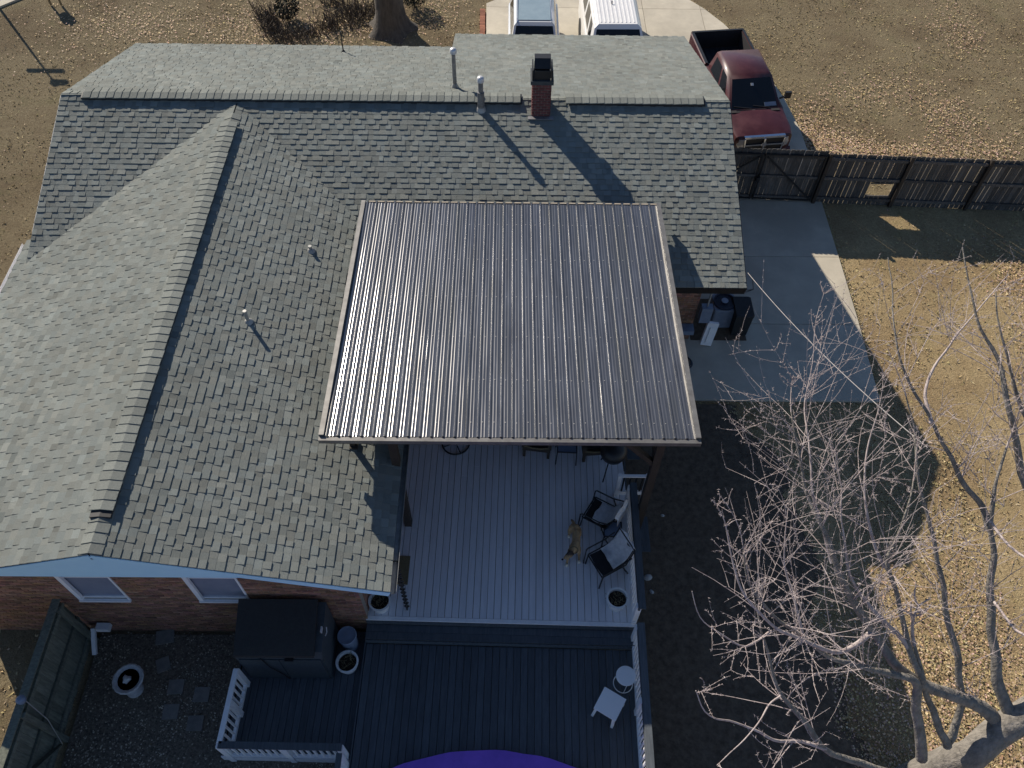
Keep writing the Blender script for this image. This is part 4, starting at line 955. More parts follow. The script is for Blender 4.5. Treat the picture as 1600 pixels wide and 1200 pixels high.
# ------------------------------------------------------------------ AC corner
def ac_corner():
    # concrete pad, soil strip
    mb = MB(); mb.bb((4.98, 14.1, -.02), (6.5, 15.6, .042)); obj('soil_strip', mb, M['shade_and_soil'], kind='structure')
    c = Vector((5.86, 14.85, .04)); a = thing('air_conditioner', c, 'grey outdoor air conditioner with round top fan beside the brick wall', 'air conditioner')
    mb = MB(); sec = []
    rad = .06; W = .30
    for z in (0, .70): sec.append([Vector((c.x + sx * (W - rad) + rad * math.cos(t), c.y + sy * (W - rad) + rad * math.sin(t), c.z + z)) for sx, sy, t0 in ((1, 1, 0), (-1, 1, pi / 2), (-1, -1, pi), (1, -1, 1.5 * pi)) for t in [t0 + k * pi / 6 for k in range(4)]])
    mb.loft(sec); obj('cabinet', mb, M['ac'], a, smooth=.6)
    mb = MB()
    for k in range(14): mb.box(c + Vector((0, -W - .004, .08 + k * .042)), (W * 1.6, .012, .012)); mb.box(c + Vector((W + .004, 0, .08 + k * .042)), (.012, W * 1.6, .012))
    obj('louvres', mb, M['ac'], a)
    mb = MB(); mb.lathe([(.30, .701), (.30, .76), (.26, .77), (.255, .72), (.001, .72)], c, 30); obj('fan_shroud', mb, M['acdark'], a, smooth=.6)
    mb = MB(); mb.lathe([(.001, .78), (.09, .78), (.095, .765), (.09, .75), (.001, .75)], c, 20); obj('fan_hub', mb, M['ac'], a, smooth=.6)
    mb = MB()
    for r_ in (.13, .17, .21, .25): mb.ring(c + Vector((0, 0, .772)), r_, .004, 28, 4)
    for k in range(6): t = k * pi / 6; mb.tube([c + Vector((.27 * math.cos(t), .27 * math.sin(t), .768)), c - Vector((.27 * math.cos(t), .27 * math.sin(t), -.768))], .004, 4)
    obj('fan_guard', mb, M['acdark'], a)
    c = Vector((6.30, 14.62, .04)); g = thing('storage_box', c, 'black lidded box standing right of the air conditioner', 'box')
    mb = MB(); mb.loft([[Vector((c.x + x * k, c.y + y * k, c.z + z)) for x, y in ((-.22, -.36), (.22, -.36), (.26, -.3), (.26, .33), (.2, .36), (-.22, .36))] for z, k in ((0, .93), (.72, 1))]); obj('box_body', mb, M['shedlid'], g)
    mb = MB(); mb.loft([[Vector((c.x + x * k, c.y + y * k, c.z + z)) for x, y in ((-.22, -.36), (.22, -.36), (.26, -.3), (.26, .33), (.2, .36), (-.22, .36))] for z, k in ((.723, 1.03), (.78, 1.03), (.80, .97))]); obj('lid', mb, M['shedlid'], g)
    e = thing('meter_box', (5.2, 14.0, .5), 'pale grey electrical meter box on the brick wall', 'meter box')
    mb = MB(); mb.bb((5.0, 13.93, .95), (5.28, 14.12, 1.5)); obj('meter_case', mb, M['bluebin'], e)
    mb = MB(); mb.bb((4.35, 13.85, .55), (4.93, 14.12, .7)) ; obj('shelf', mb, M['bluebin'], e)
    mb = MB(); mb.tube([(5.14, 14.03, 1.5), (5.14, 14.03, 3.4)], .025, 8); obj('conduit', mb, M['gutter'], e)
    b = thing('white_panel', (5.3, 13.85, .04), 'white upright panel box leaning in front of the air conditioner', 'panel')
    mb = MB(); Mx = Matrix.Rotation(-.25, 3, 'X') @ Matrix.Rotation(.15, 3, 'Y'); mb.box((5.40, 14.02, .42), (.30, .10, .72), Mx); obj('panel_case', mb, M['trim'], b)
    mb = MB(); mb.box((5.40, 13.955, .42), (.1, .02, .5), Mx); obj('panel_ridge', mb, M['white'], b)
    k = thing('garden_hose', (4.72, 13.3, .05), 'coiled dark garden hose at the edge of the patio roof', 'hose'); mb = MB()
    mb.ring((4.72, 13.3, .06), .2, .018, 28, 6); mb.ring((4.71, 13.32, .092), .18, .018, 28, 6); obj('coil', mb, M['acdark'], k)
ac_corner()
def cable(): 
    c = thing('power_cable', (5.32, 12.7, 3.9), 'pale overhead service cable running from the roof corner past the tree', 'cable')
    a = Vector((5.40, 12.9, 3.9)); b2 = at(1450, 700, 6.6); pts = []
    for i in range(25):
        t = i / 24; p = a.lerp(b2, t); p.z -= .35 * 4 * t * (1 - t) * .5; pts.append(p)
    mb = MB(); mb.tube(pts, .0075, 5); obj('cable_run', mb, M['wire'], c)
    mb = MB()
    for k in range(3):
        q = [Vector((5.30, 12.75 + .06 * k, 3.72)), Vector((5.40, 12.7, 3.55 - .05 * k)), Vector((5.55, 12.66, 3.62)), pts[1]]; mb.tube(q, .008, 5)
    obj('service_loop', mb, M['black'], c)
cable()

# ------------------------------------------------------------------ vehicles (local: +y = front, z up)
def wheel(parent, x, y, r, wdt, side):
    Mx = Matrix.Rotation(pi / 2, 3, 'Y')
    mb = MB(); mb.lathe([(r * .62, -wdt / 2), (r * .93, -wdt / 2), (r, -wdt * .32), (r, wdt * .32), (r * .93, wdt / 2), (r * .62, wdt / 2)], (x, y, r), 28, Mx)
    w_ = obj('wheel', mb, M['rubber'], parent, local=True, smooth=.6)
    mb = MB(); o = side * wdt * .42; mb.lathe([(r * .63, o - .03 * side), (r * .60, o), (r * .2, o - .05 * side), (r * .15, o + .005 * side), (.001, o + .005 * side)], (x, y, r), 24, Mx); obj('rim', mb, M['chrome'], w_, local=True, smooth=.6)
def sec_box(y, hw, z0, z1, rt=.1, rb=.05, tum=0.0):
    """rounded section across x at station y"""
    P = [(hw, z0 + rb), (hw + .0, (z0 + z1) / 2), (hw - tum, z1 - rt), (hw - tum - rt * .3, z1 - rt * .3), (hw - tum - rt, z1)]
    return [Vector((-x, y, z)) for x, z in P] + [Vector((x, y, z)) for x, z in P[::-1]] + [Vector((hw - rb, y, z0)), Vector((-hw + rb, y, z0))]
def patch(name, pts, m, parent, thick=.012):
    a, b, c = Vector(pts[0]), Vector(pts[1]), Vector(pts[2]); n = (b - a).cross(c - a).normalized()
    mb = MB(); mb.slab([Vector(p) + n * .004 for p in pts], n, thick); return obj(name, mb, m, parent, local=True)
def truck():
    t = thing('pickup_truck', (7.70, 24.28, .035), 'dark maroon pickup truck parked nose toward the wooden fence', 'truck', rz=pi + math.radians(7.2))
    m = M['red']
    # lower body: front y=+2.88, rear -2.92
    S = [sec_box(2.80, .80, .42, .98, .10), sec_box(2.72, .93, .40, 1.06, .12), sec_box(2.45, .985, .40, 1.12, .13), sec_box(1.66, .985, .42, 1.185, .14), sec_box(1.56, .99, .42, 1.20, .10), sec_box(-.95, .99, .42, 1.20, .10)]
    mb = MB(); mb.loft(S); obj('cab_body', mb, m, t, local=True, smooth=.55)
    mb = MB(); mb.loft([[Vector((x, y, z)) for x, z in ((-.62, 1.0), (-.70, z1), (-.45, z1 + .035), (0, z1 + .05), (.45, z1 + .035), (.70, z1), (.62, 1.0))] for y, z1 in ((2.74, 1.03), (2.55, 1.10), (2.1, 1.155), (1.67, 1.18))]); obj('hood', mb, m, t, local=True, smooth=.5)
    # greenhouse
    G = [[(-.86, 1.62, 1.18), (.86, 1.62, 1.18), (.90, -.85, 1.18), (-.90, -.85, 1.18)], [(-.70, .72, 1.78), (.70, .72, 1.78), (.72, -.74, 1.80), (-.72, -.74, 1.78)], [(-.60, .60, 1.87), (.60, .60, 1.87), (.62, -.66, 1.89), (-.62, -.66, 1.87)]]
    mb = MB(); mb.loft([[Vector(p) for p in g] for g in G]); obj('cab_roof', mb, m, t, local=True, smooth=1.1)
    def bil(g0, g1, a, b, fa, fb): # point on greenhouse face
        p = Vector(g0[a]).lerp(Vector(g0[b]), fa); q = Vector(g1[a]).lerp(Vector(g1[b]), fa); return p.lerp(q, fb)
    f = lambda a, b, u0, u1, v0, v1: [bil(G[0], G[1], a, b, u0, v0), bil(G[0], G[1], a, b, u1, v0), bil(G[0], G[1], a, b, u1, v1), bil(G[0], G[1], a, b, u0, v1)]
    patch('windshield', f(1, 0, .05, .95, .06, .97), M['glass'], t); patch('rear_window', f(3, 2, .08, .92, .15, .9), M['glass'], t)
    patch('windshield_patch', [p + Vector((0, .012, .012)) for p in f(1, 0, .70, .93, .10, .22)], M['bluebin'], t); patch('rear_view_mirror', [p + Vector((0, .012, .012)) for p in f(1, 0, .47, .53, .74, .82)], M['cloth'], t)  # small pale rectangle low on the windshield, mirror above it
    for a, b in ((2, 1), (0, 3)):
        us = ((.10, .46), (.52, .80)) if a == 2 else ((.20, .48), (.54, .90))
        for u0, u1 in us: patch('side_window', f(a, b, u0, u1, .12, .88), M['glass'], t)
    # bed: floor + walls
    for s in (-1, 1):
        mb = MB(); mb.loft([[Vector((s * x, y, z)) for x, z in ((.985, .45), (.99, .9), (.975, 1.22), (.94, 1.26), (.88, 1.26), (.86, 1.22), (.86, .66), (.86, .45))] for y in (-.98, -2.82)]); obj('bed_side', mb, m, t, local=True, smooth=.6)
        mb = MB(); mb.beam((s * .91, -.98, 1.268), (s * .91, -2.8, 1.268), .09, .015); obj('bed_rail', mb, M['black'], t, local=True)
        mb = MB(); mb.lathe([(.47, -.10), (.50, -.04), (.505, .0), (.47, .04)], (s * .86, -1.83, .5), 20, Matrix.Rotation(pi / 2, 3, 'Y')); obj('wheel_arch', mb, M['bedliner'], t, local=True, smooth=.8)
    mb = MB(); mb.bb((-.858, -2.8, .62), (.858, -1.0, .66)); mb.bb((-.855, -1.04, .66), (.855, -.99, 1.2))
    for k in range(9): mb.bb((-.8 + k * .2 - .03, -2.78, .661), (-.8 + k * .2 + .03, -1.06, .675))
    obj('bed_floor', mb, M['bedliner'], t, local=True)
    for s in (-1, 1): mb = MB(); mb.bb((s * .845, -2.8, .66), (s * .857, -1.05, 1.24)); obj('bed_liner', mb, M['bedliner'], t, local=True)
    mb = MB(); mb.bb((-.84, -2.826, .66), (.84, -2.805, 1.24)); obj('bed_liner', mb, M['bedliner'], t, local=True)
    mb = MB(); mb.bb((-.95, -2.90, .5), (.95, -2.83, 1.25)); obj('tailgate', mb, m, t, local=True)
    mb = MB(); mb.bb((-.93, -2.905, 1.252), (.93, -2.82, 1.275)); obj('tailgate_cap', mb, M['black'], t, local=True)
    mb = MB(); mb.bb((-.97, -3.02, .42), (.97, -2.91, .60)); obj('rear_bumper', mb, M['chrome'], t, local=True)
    # front
    mb = MB(); mb.loft([[Vector((-.62, y, z)), Vector((.62, y, z)), Vector((.58, y + .02, z2)), Vector((-.58, y + .02, z2))] for y, z, z2 in ((2.70, 1.02, .62), (2.83, 1.0, .64))]); obj('grille_shell', mb, M['black'], t, local=True)
    mb = MB()
    mb.beam((-.66, 2.80, 1.055), (.66, 2.80, 1.055), .10, .07); mb.beam((-.62, 2.86, .60), (.62, 2.86, .60), .04, .05); mb.beam((-.64, 2.85, 1.03), (-.60, 2.87, .60), .04, .05); mb.beam((.64, 2.85, 1.03), (.60, 2.87, .60), .04, .05)
    mb.beam((0, 2.86, 1.03), (0, 2.88, .60), .05, .07); mb.beam((-.62, 2.87, .81), (.62, 2.87, .81), .04, .05); mb.box((0, 2.89, .83), (.14, .03, .13)); obj('grille_bars', mb, M['chrome'], t, local=True)
    mb = MB(); mb.loft([[Vector((x, y, z)) for y, z in ((2.80, .34), (2.93 - abs(x) * .14, .38), (2.95 - abs(x) * .14, .52), (2.85 - abs(x) * .1, .58), (2.74, .58))] for x in (-.97, -.6, 0, .6, .97)]); obj('front_bumper', mb, m, t, local=True, smooth=.6)
    for s in (-1, 1):
        mb = MB(); mb.loft([[Vector((s * x, y, z)) for y, z in ((yy, .68), (yy + .03, .80), (yy - .02, .98), (yy - .15, .98), (yy - .15, .68))] for x, yy in ((.66, 2.85), (.80, 2.80), (.93, 2.66))]); obj('headlight', mb, M['lamp'], t, local=True, smooth=.5)
        mb = MB(); mb.beam((s * .93, 1.2, 1.26), (s * 1.1, 1.18, 1.30), .04, .05); mb.box((s * 1.19, 1.18, 1.36), (.2, .09, .22)); obj('side_mirror', mb, M['black'], t, local=True)
        mb = MB(); mb.lathe([(.5, -.06), (.53, .0), (.5, .03)], (s * .965, 1.78, .45), 22, Matrix.Rotation(pi / 2, 3, 'Y')); obj('fender_flare', mb, m, t, local=True, smooth=.8)
        for y in (1.78, -1.83): wheel(t, s * .87, y, .4, .27, s)
        for y in (.30, -.55): mb = MB(); mb.beam((s * .996, y, .98), (s * .996, y + .2, .98), .03, .035); obj('door_handle', mb, M['black'], t, local=True)
        for y in (1.15, .12, -.80): mb = MB(); mb.beam((s * .993, y, .5), (s * .985, y, 1.16), .008, .012); obj('door_seam', mb, M['black'], t, local=True)
    for x0, x1 in ((-.5, .05), (.12, .68)):
        mb = MB(); mb.beam((x0, 1.60, 1.235), (x1, 1.52, 1.285), .02, .02); obj('wiper', mb, M['black'], t, local=True)
    mb = MB(); mb.bb((-.80, 1.60, 1.187), (.80, 1.72, 1.205)); obj('cowl', mb, M['bedliner'], t, local=True)
    mb = MB(); mb.lathe([(.02, 0), (.16, .05), (.19, .16), (.13, .27), (.02, .30)], (-.55, -1.30, .68), 14); 
    b = obj('red_container', mb, M['red'], t, local=True, smooth=1)
truck()
def suv():
    t = thing('sport_utility_vehicle', (.87, 27.15, .035), 'silver white sport utility vehicle with a pale blue glass roof, left of the van', 'car', rz=pi)
    m = M['silver']
    mb = MB(); mb.loft([sec_box(2.3, .78, .32, .78, .12), sec_box(2.15, .88, .3, .92, .14), sec_box(1.3, .91, .3, 1.02, .14), sec_box(.6, .915, .3, 1.08, .08), sec_box(-1.9, .91, .3, 1.10, .08), sec_box(-2.2, .85, .32, 1.05, .1), sec_box(-2.3, .78, .35, .9, .1)]); obj('body', mb, m, t, local=True, smooth=.55)
    G = [[(-.84, 1.25, 1.04), (.84, 1.25, 1.04), (.86, -2.12, 1.08), (-.86, -2.12, 1.08)], [(-.70, .48, 1.62), (.70, .48, 1.62), (.71, -1.62, 1.64), (-.71, -1.62, 1.64)], [(-.60, .36, 1.70), (.60, .36, 1.70), (.61, -1.50, 1.72), (-.61, -1.50, 1.72)]]
    mb = MB(); mb.loft([[Vector(p) for p in g] for g in G]); obj('cabin', mb, m, t, local=True, smooth=.35)
    def f(a, b, u0, u1, v0, v1):
        g = lambda u, v: Vector(G[0][a]).lerp(Vector(G[0][b]), u).lerp(Vector(G[1][a]).lerp(Vector(G[1][b]), u), v)
        return [g(u0, v0), g(u1, v0), g(u1, v1), g(u0, v1)]
    patch('windshield', f(1, 0, .05, .95, .06, 1.0), M['glass'], t); patch('rear_window', f(3, 2, .08, .92, .25, .95), M['glass'], t)
    for a, b in ((2, 1), (0, 3)):
        for u0, u1 in ((.10, .33), (.36, .60), (.63, .84)): patch('side_window', f(a, b, u0, u1, .12, .9), M['glass'], t)
    mb = MB(); mb.bb((-.56, -1.36, 1.715), (.56, .28, 1.728)); obj('roof_glass', mb, M['bluesteel'], t, local=True)
    for s in (-1, 1): mb = MB(); mb.tube([(s * .60, -1.5, 1.72), (s * .60, -1.4, 1.77), (s * .60, .25, 1.75), (s * .60, .4, 1.70)], .018, 6); obj('roof_rail', mb, M['chrome'], t, local=True)
    mb = MB(); mb.bb((-.66, -1.75, 1.66), (.66, -1.48, 1.70)); obj('spoiler', mb, M['black'], t, local=True)
    mb = MB(); mb.tube([(0, -1.3, 1.73), (0, -1.42, 1.86)], .012, 6); obj('antenna', mb, M['black'], t, local=True)
    for s in (-1, 1):
        for y in (1.45, -1.4): wheel(t, s * .80, y, .35, .23, s)
        mb = MB(); mb.box((s * 1.0, .85, 1.12), (.18, .09, .14)); obj('side_mirror', mb, m, t, local=True)
suv()
def van():
    t = thing('van', (3.66, 27.15, .035), 'white van with long ribbed roof parked beside the silver car', 'van', rz=pi + .02)
    m = M['vanwhite']
    mb = MB(); mb.loft([sec_box(2.75, .85, .4, .85, .12), sec_box(2.6, .98, .38, 1.0, .14), sec_box(1.7, 1.0, .36, 1.18, .14), sec_box(1.4, 1.0, .36, 1.25, .06), sec_box(-2.6, 1.0, .36, 1.25, .06)]); obj('body', mb, m, t, local=True, smooth=.55)
    G = [[(-.97, 1.75, 1.2), (.97, 1.75, 1.2), (.99, -2.6, 1.24), (-.99, -2.6, 1.24)], [(-.80, 1.05, 1.90), (.80, 1.05, 1.90), (.82, -2.52, 1.90), (-.82, -2.52, 1.90)], [(-.66, .95, 2.0), (.66, .95, 2.0), (.68, -2.45, 2.0), (-.68, -2.45, 2.0)]]
    mb = MB(); mb.loft([[Vector(p) for p in g] for g in G]); obj('cabin', mb, m, t, local=True, smooth=.35)
    def f(a, b, u0, u1, v0, v1):
        g = lambda u, v: Vector(G[0][a]).lerp(Vector(G[0][b]), u).lerp(Vector(G[1][a]).lerp(Vector(G[1][b]), u), v)
        return [g(u0, v0), g(u1, v0), g(u1, v1), g(u0, v1)]
    patch('windshield', f(1, 0, .05, .95, .06, .97), M['glass'], t); patch('rear_window', f(3, 2, .1, .9, .3, .9), M['glass'], t)
    for a, b in ((2, 1), (0, 3)):
        us = ((.72, .86), (.46, .66), (.22, .40)) if a == 2 else ((.14, .28), (.34, .54), (.60, .78))
        for u0, u1 in us: patch('side_window', f(a, b, u0, u1, .2, .88), M['glass'], t)
    for k in range(9):
        x = -.56 + k * .14; mb = MB(); mb.bb((x - .022, -2.4, 1.998), (x + .022, .85, 2.014)); obj('roof_rib', mb, m, t, local=True)
    mb = MB(); mb.tube([(.1, -.3, 2.0), (.1, -.35, 2.1)], .02, 6); obj('antenna', mb, M['black'], t, local=True)
    for s in (-1, 1):
        for y in (1.75, -1.6): wheel(t, s * .9, y, .36, .25, s)
        mb = MB(); mb.box((s * 1.12, 1.35, 1.3), (.2, .1, .2)); obj('side_mirror', mb, m, t, local=True)
        mb = MB(); mb.beam((s * .76, -2.4, 1.93), (s * .76, .9, 1.93), .02, .02); obj('drip_rail', mb, M['gutter'], t, local=True)
van()

# ------------------------------------------------------------------ trees
def limb_path(pts): return [at(u, v, z) for u, v, z in pts]
def smooth_path(P, n=4):
    out = []
    for i in range(len(P) - 1):
        p0, p1, p2, p3 = P[max(i - 1, 0)], P[i], P[i + 1], P[min(i + 2, len(P) - 1)]
        for k in range(n):
            t = k / n; out.append(.5 * ((2 * p1) + (p2 - p0) * t + (2 * p0 - 5 * p1 + 4 * p2 - p3) * t * t + (3 * p1 - p0 - 3 * p2 + p3) * t ** 3))
    out.append(P[-1]); return out
def ginkgo():
    rng = random.Random(21)
    cr = at(1555, 1140, 3.4); base = Vector((cr.x - .15, cr.y - .35, 0))
    tr = thing('bare_tree', base, 'large bare pale grey tree with spurred twigs at the right of the deck', 'tree')
    mb = MB(); a1 = at(1470, 1205, 2.9)
    TP = smooth_path([base - Vector((.0, .0, .2)), base + Vector((0, .05, .8)), base + Vector((.05, .12, 1.9)), at(1515, 1182, 2.75), at(1556, 1146, 3.25), at(1605, 1116, 3.6), at(1660, 1085, 3.9)], 4); mb.tube(TP, [max(.24, .48 - .17 * (i / 9)) * (1 + .05 * noise.noise(p * 3)) for i, p in enumerate(TP)], 16); obj('trunk', mb, M['bark'], tr, smooth=1.2)
    L = {
     'A': ([(1560, 1130, 3.3), (1520, 1097, 3.8), (1443, 1067, 4.2), (1405, 1043, 4.5), (1363, 988, 5.0), (1333, 935, 5.5), (1310, 890, 5.9), (1285, 830, 6.3), (1262, 770, 6.6), (1245, 705, 7), (1238, 640, 7.3)], .15, .012),
     'B': ([(1363, 988, 5.0), (1333, 1010, 5.1), (1300, 1017, 5.3), (1253, 1003, 5.6), (1210, 980, 5.9), (1166, 933, 6.3), (1146, 883, 6.6), (1136, 833, 6.9)], .06, .01),
     'C': ([(1440, 1185, 2.9), (1432, 1110, 3.9), (1430, 1066, 4.5), (1400, 1052, 4.7), (1350, 1042, 4.9), (1306, 1030, 5.1), (1253, 1000, 5.5), (1205, 960, 5.9), (1172, 915, 6.3), (1160, 850, 6.7)], .115, .01),
     'C2': ([(1480, 1165, 3.1), (1455, 1110, 3.7), (1440, 1062, 4.3), (1428, 1010, 4.8)], .09, .04),
     'D': ([(1578, 1118, 3.5), (1560, 1065, 4.0), (1553, 1000, 4.5), (1547, 933, 5.0), (1553, 867, 5.5), (1548, 815, 5.9), (1556, 760, 6.3), (1570, 700, 6.7)], .13, .02),
     'G': ([(1549, 830, 5.7), (1533, 793, 5.9), (1508, 755, 6.2), (1483, 717, 6.5), (1459, 667, 6.8), (1433, 617, 7.1), (1406, 560, 7.5), (1396, 483, 7.9), (1388, 400, 8.3)], .075, .008),
     'H': ([(1455, 662, 6.85), (1446, 620, 7.0), (1460, 572, 7.2), (1484, 540, 7.4), (1519, 495, 7.7), (1575, 428, 8.1)], .04, .008),
     'E': ([(1482, 1158, 3.1), (1503, 1100, 3.7), (1496, 1030, 4.4), (1480, 950, 5.1), (1466, 877, 5.7), (1450, 807, 6.2), (1438, 760, 6.5), (1428, 683, 6.9), (1418, 620, 7.3)], .09, .012),
     'F': ([(1440, 1066, 4.4), (1419, 1013, 4.8), (1402, 933, 5.5), (1388, 875, 6), (1399, 840, 6.2), (1413, 807, 6.5), (1425, 750, 6.8)], .07, .012),
     'R': ([(1640, 1096, 3.8), (1660, 1060, 4.0), (1650, 980, 4.5), (1628, 850, 5.4), (1600, 740, 6.2), (1577, 641, 7), (1556, 564, 7.4), (1524, 497, 7.8), (1504, 385, 8.4)], .16, .01),
     'R2': ([(1630, 850, 5.4), (1625, 700, 6.3), (1598, 636, 6.8), (1583, 601, 7.1), (1569, 553, 7.4), (1562, 513, 7.7), (1557, 457, 8)], .07, .01),
     'R3': ([(1553, 940, 5.0), (1590, 985, 5.2), (1630, 1000, 5.6)], .03, .02),
     'S': ([(1545, 812, 5.9), (1575, 850, 6.0), (1615, 880, 6.2)], .03, .02),
     'I': ([(1300, 880, 5.9), (1283, 830, 6.2), (1269, 760, 6.6), (1263, 700, 6.9), (1259, 640, 7.1), (1266, 587, 7.4), (1276, 515, 7.8)], .035, .007),
     'J': ([(1388, 890, 5.8), (1365, 840, 6.1), (1353, 790, 6.4), (1350, 750, 6.6), (1357, 690, 6.9), (1372, 640, 7.2)], .04, .008),
     'Mm': ([(1500, 1215, 2.7), (1430, 1215, 3.1), (1366, 1200, 3.6), (1286, 1168, 4.2), (1256, 1130, 4.6), (1222, 1083, 5.0), (1202, 1030, 5.4), (1189, 985, 5.8), (1175, 930, 6.1)], .10, .010),
     'N': ([(1290, 1170, 4.2), (1250, 1160, 4.4), (1210, 1155, 4.7), (1176, 1140, 5.0), (1140, 1128, 5.3), (1100, 1112, 5.7), (1085, 1080, 6.0)], .04, .008),
     'O': ([(1222, 1083, 5.0), (1200, 1100, 5.2), (1180, 1140, 5.4), (1150, 1170, 5.6), (1120, 1195, 5.8)], .02, .006),
     'Q': ([(1205, 985, 5.8), (1165, 1010, 6.0), (1125, 990, 6.3), (1095, 965, 6.6), (1080, 925, 6.9)], .02, .006),
     'T': ([(1253, 1003, 5.5), (1240, 940, 5.9), (1225, 880, 6.3), (1228, 820, 6.7)], .035, .008),
     'V': ([(1420, 1013, 4.8), (1370, 960, 5.3), (1330, 900, 5.8), (1315, 830, 6.3), (1318, 770, 6.7)], .05, .010),
    }
    tw = MB(); ntw = [0]
    def twig(p, d, ln, r, lev):
        e_ = p + d.normalized() * ln - CAM; dz_ = e_.dot(FW)
        if 800 + FPX * e_.dot(RT) / dz_ < 1095 or 600 - FPX * e_.dot(UP) / dz_ < 380: return
        seg = {1: 7, 2: 4, 3: 2}[lev]; pts = [p]; dirs = d.normalized(); q = p.copy()
        bend = Vector((rng.uniform(-.45, .45), rng.uniform(-.45, .45), rng.uniform(-.05, .45)))
        for i in range(seg):
            dirs = (dirs + bend * (1.2 / seg) + Vector((rng.gauss(0, .035), rng.gauss(0, .035), rng.gauss(0, .03)))).normalized(); q = q + dirs * (ln / seg); pts.append(q.copy())
        tw.tube(pts, [r * (1 - .62 * i / seg) for i in range(seg + 1)], 4 if lev > 1 else 5, cap=False); ntw[0] += 1
        # spurs
        for i in range(1, seg + 1):
            for k in range(3 if lev < 3 else 2):
                t = rng.random(); s = pts[i - 1].lerp(pts[i], t); o = Vector((rng.gauss(0, 1), rng.gauss(0, 1), rng.gauss(0, 1) + .4)).normalized()
                e = s + o * rng.uniform(.02, .045); b = len(tw.v); h = o.orthogonal().normalized() * .005; g = o.cross(h).normalized() * .005
                tw.v += [tuple(s + h), tuple(s - h * .5 + g), tuple(s - h * .5 - g), tuple(e)]; tw.face((b, b + 1, b + 3)); tw.face((b + 1, b + 2, b + 3)); tw.face((b + 2, b, b + 3))
        if lev < 3:
            n = {1: 6, 2: 1}[lev]
            for k in range(n):
                if lev == 2 and rng.random() < .45: continue
                i = rng.randint(1, seg); s = pts[i]; dd = (pts[i] - pts[i - 1]).normalized()
                side = dd.cross(Vector((rng.gauss(0, 1), rng.gauss(0, 1), rng.gauss(0, 1)))).normalized()
                twig(s, dd * .75 + side * .9 + Vector((0, 0, .12)), ln * rng.uniform(.25, .6), max(.0028, r * .58), lev + 1)
    tips = []
    for k, (pp, r0, r1) in L.items():
        P = smooth_path(limb_path(pp), 4); n = len(P)
        P = [p + Vector((noise.noise(p * 1.7), noise.noise(p * 1.7 + Vector((9, 0, 0))), noise.noise(p * 1.7 + Vector((0, 9, 0))))) * .05 if 0 < i else p for i, p in enumerate(P)]
        rad = [.84 * (r0 + (r1 - r0) * (i / (n - 1)) ** .7) for i in range(n)]
        rad = [r * (1 + .12 * noise.noise(P[i] * 4)) for i, r in enumerate(rad)]
        mb = MB(); mb.tube(P, rad, 9); obj('branch', mb, M['bark'] if r0 > .06 else M['twig'], tr, smooth=1.3)
        ln = sum((P[i + 1] - P[i]).length for i in range(n - 1)); dens = 3.3 if k not in ('R', 'D', 'S', 'R3', 'C2') else 2.2
        if k in ('A', 'B', 'C', 'T', 'Q', 'Mm', 'N', 'O'): dens = 3.7
        cnt = int(ln * dens)
        for c in range(cnt):
            f = rng.uniform(.32 if r0 > .09 else .12, 1) ** .85; i = min(int(f * (n - 1)), n - 2); p = P[i].lerp(P[i + 1], rng.random()); d = (P[i + 1] - P[i]).normalized()
            side = d.cross(Vector((rng.gauss(0, 1), rng.gauss(0, 1), rng.gauss(0, 1)))).normalized()
            out = Vector((-.35, .1, .25)) if p.x < 5.5 else Vector((0, .2, .3))
            twig(p, d * .6 + side * .9 + out * .5, rng.uniform(.7, 2.0) * (1.12 if p.x < 5.5 else .85), max(.004, min(.0078, rad[i] * .32)), 1 if rng.random() < .62 else 2)
        twig(P[-1], (P[-1] - P[-3]), rng.uniform(.5, .9), r1 * .9, 1)
    obj('twigs', tw, M['twig'], tr, smooth=1.5, recalc=False, kind='stuff')
shade_bed()
ginkgo()
def front_tree():
    rng = random.Random(4); b = at(612, 44, 0); t = thing('tree', b, 'thick dark trunked tree behind the house in the leaf covered bed', 'tree')
    mb = MB(); n = 22; prof = []
    rows = []
    for z, r in ((-.1, .98), (.06, .84), (.2, .70), (.45, .60), (.9, .545), (1.6, .52), (2.6, .50), (3.8, .48), (5.2, .46), (6.4, .5)):
        row = []
        for j in range(n):
            a = 2 * pi * j / n; fl = 1 + max(0, .35 - z * .5) * .55 * math.sin(a * 5 + 1) + .05 * math.sin(a * 9 + z)
            row.append(b + Vector((r * fl * math.cos(a) * .95, r * fl * math.sin(a), z)))
        rows.append(row)
    mb.loft(rows); obj('trunk', mb, M['bark2'], t, smooth=1.2)
    for k in range(5):
        a = k * 1.26 + .4; d = Vector((math.cos(a), math.sin(a), 0)); mb = MB(); mb.tube([b + Vector((0, 0, 5.6)), b + d * .5 + Vector((0, 0, 6.4)), b + d * 1.0 + Vector((0, 0, 7.0))], [.26, .2, .15], 9); obj('limb', mb, M['bark2'], t, smooth=1)
front_tree()
def leafball(mb, c, rx, rz, n, s, rng):
    for i in range(n):
        while True:
            p = Vector((rng.uniform(-1, 1), rng.uniform(-1, 1), rng.uniform(-1, 1)))
            if .3 < p.length < 1: break
        q = Vector((c[0] + p.x * rx, c[1] + p.y * rx, c[2] + p.z * rz)); a = Vector((rng.gauss(0, 1), rng.gauss(0, 1), rng.gauss(0, 1))).normalized(); b = a.orthogonal().normalized(); k = s * rng.uniform(.6, 1.4)
        d = a.cross(b)
        mb.quad(q - b * k, q + d * k * .5, q + b * k, q - d * k * .5)
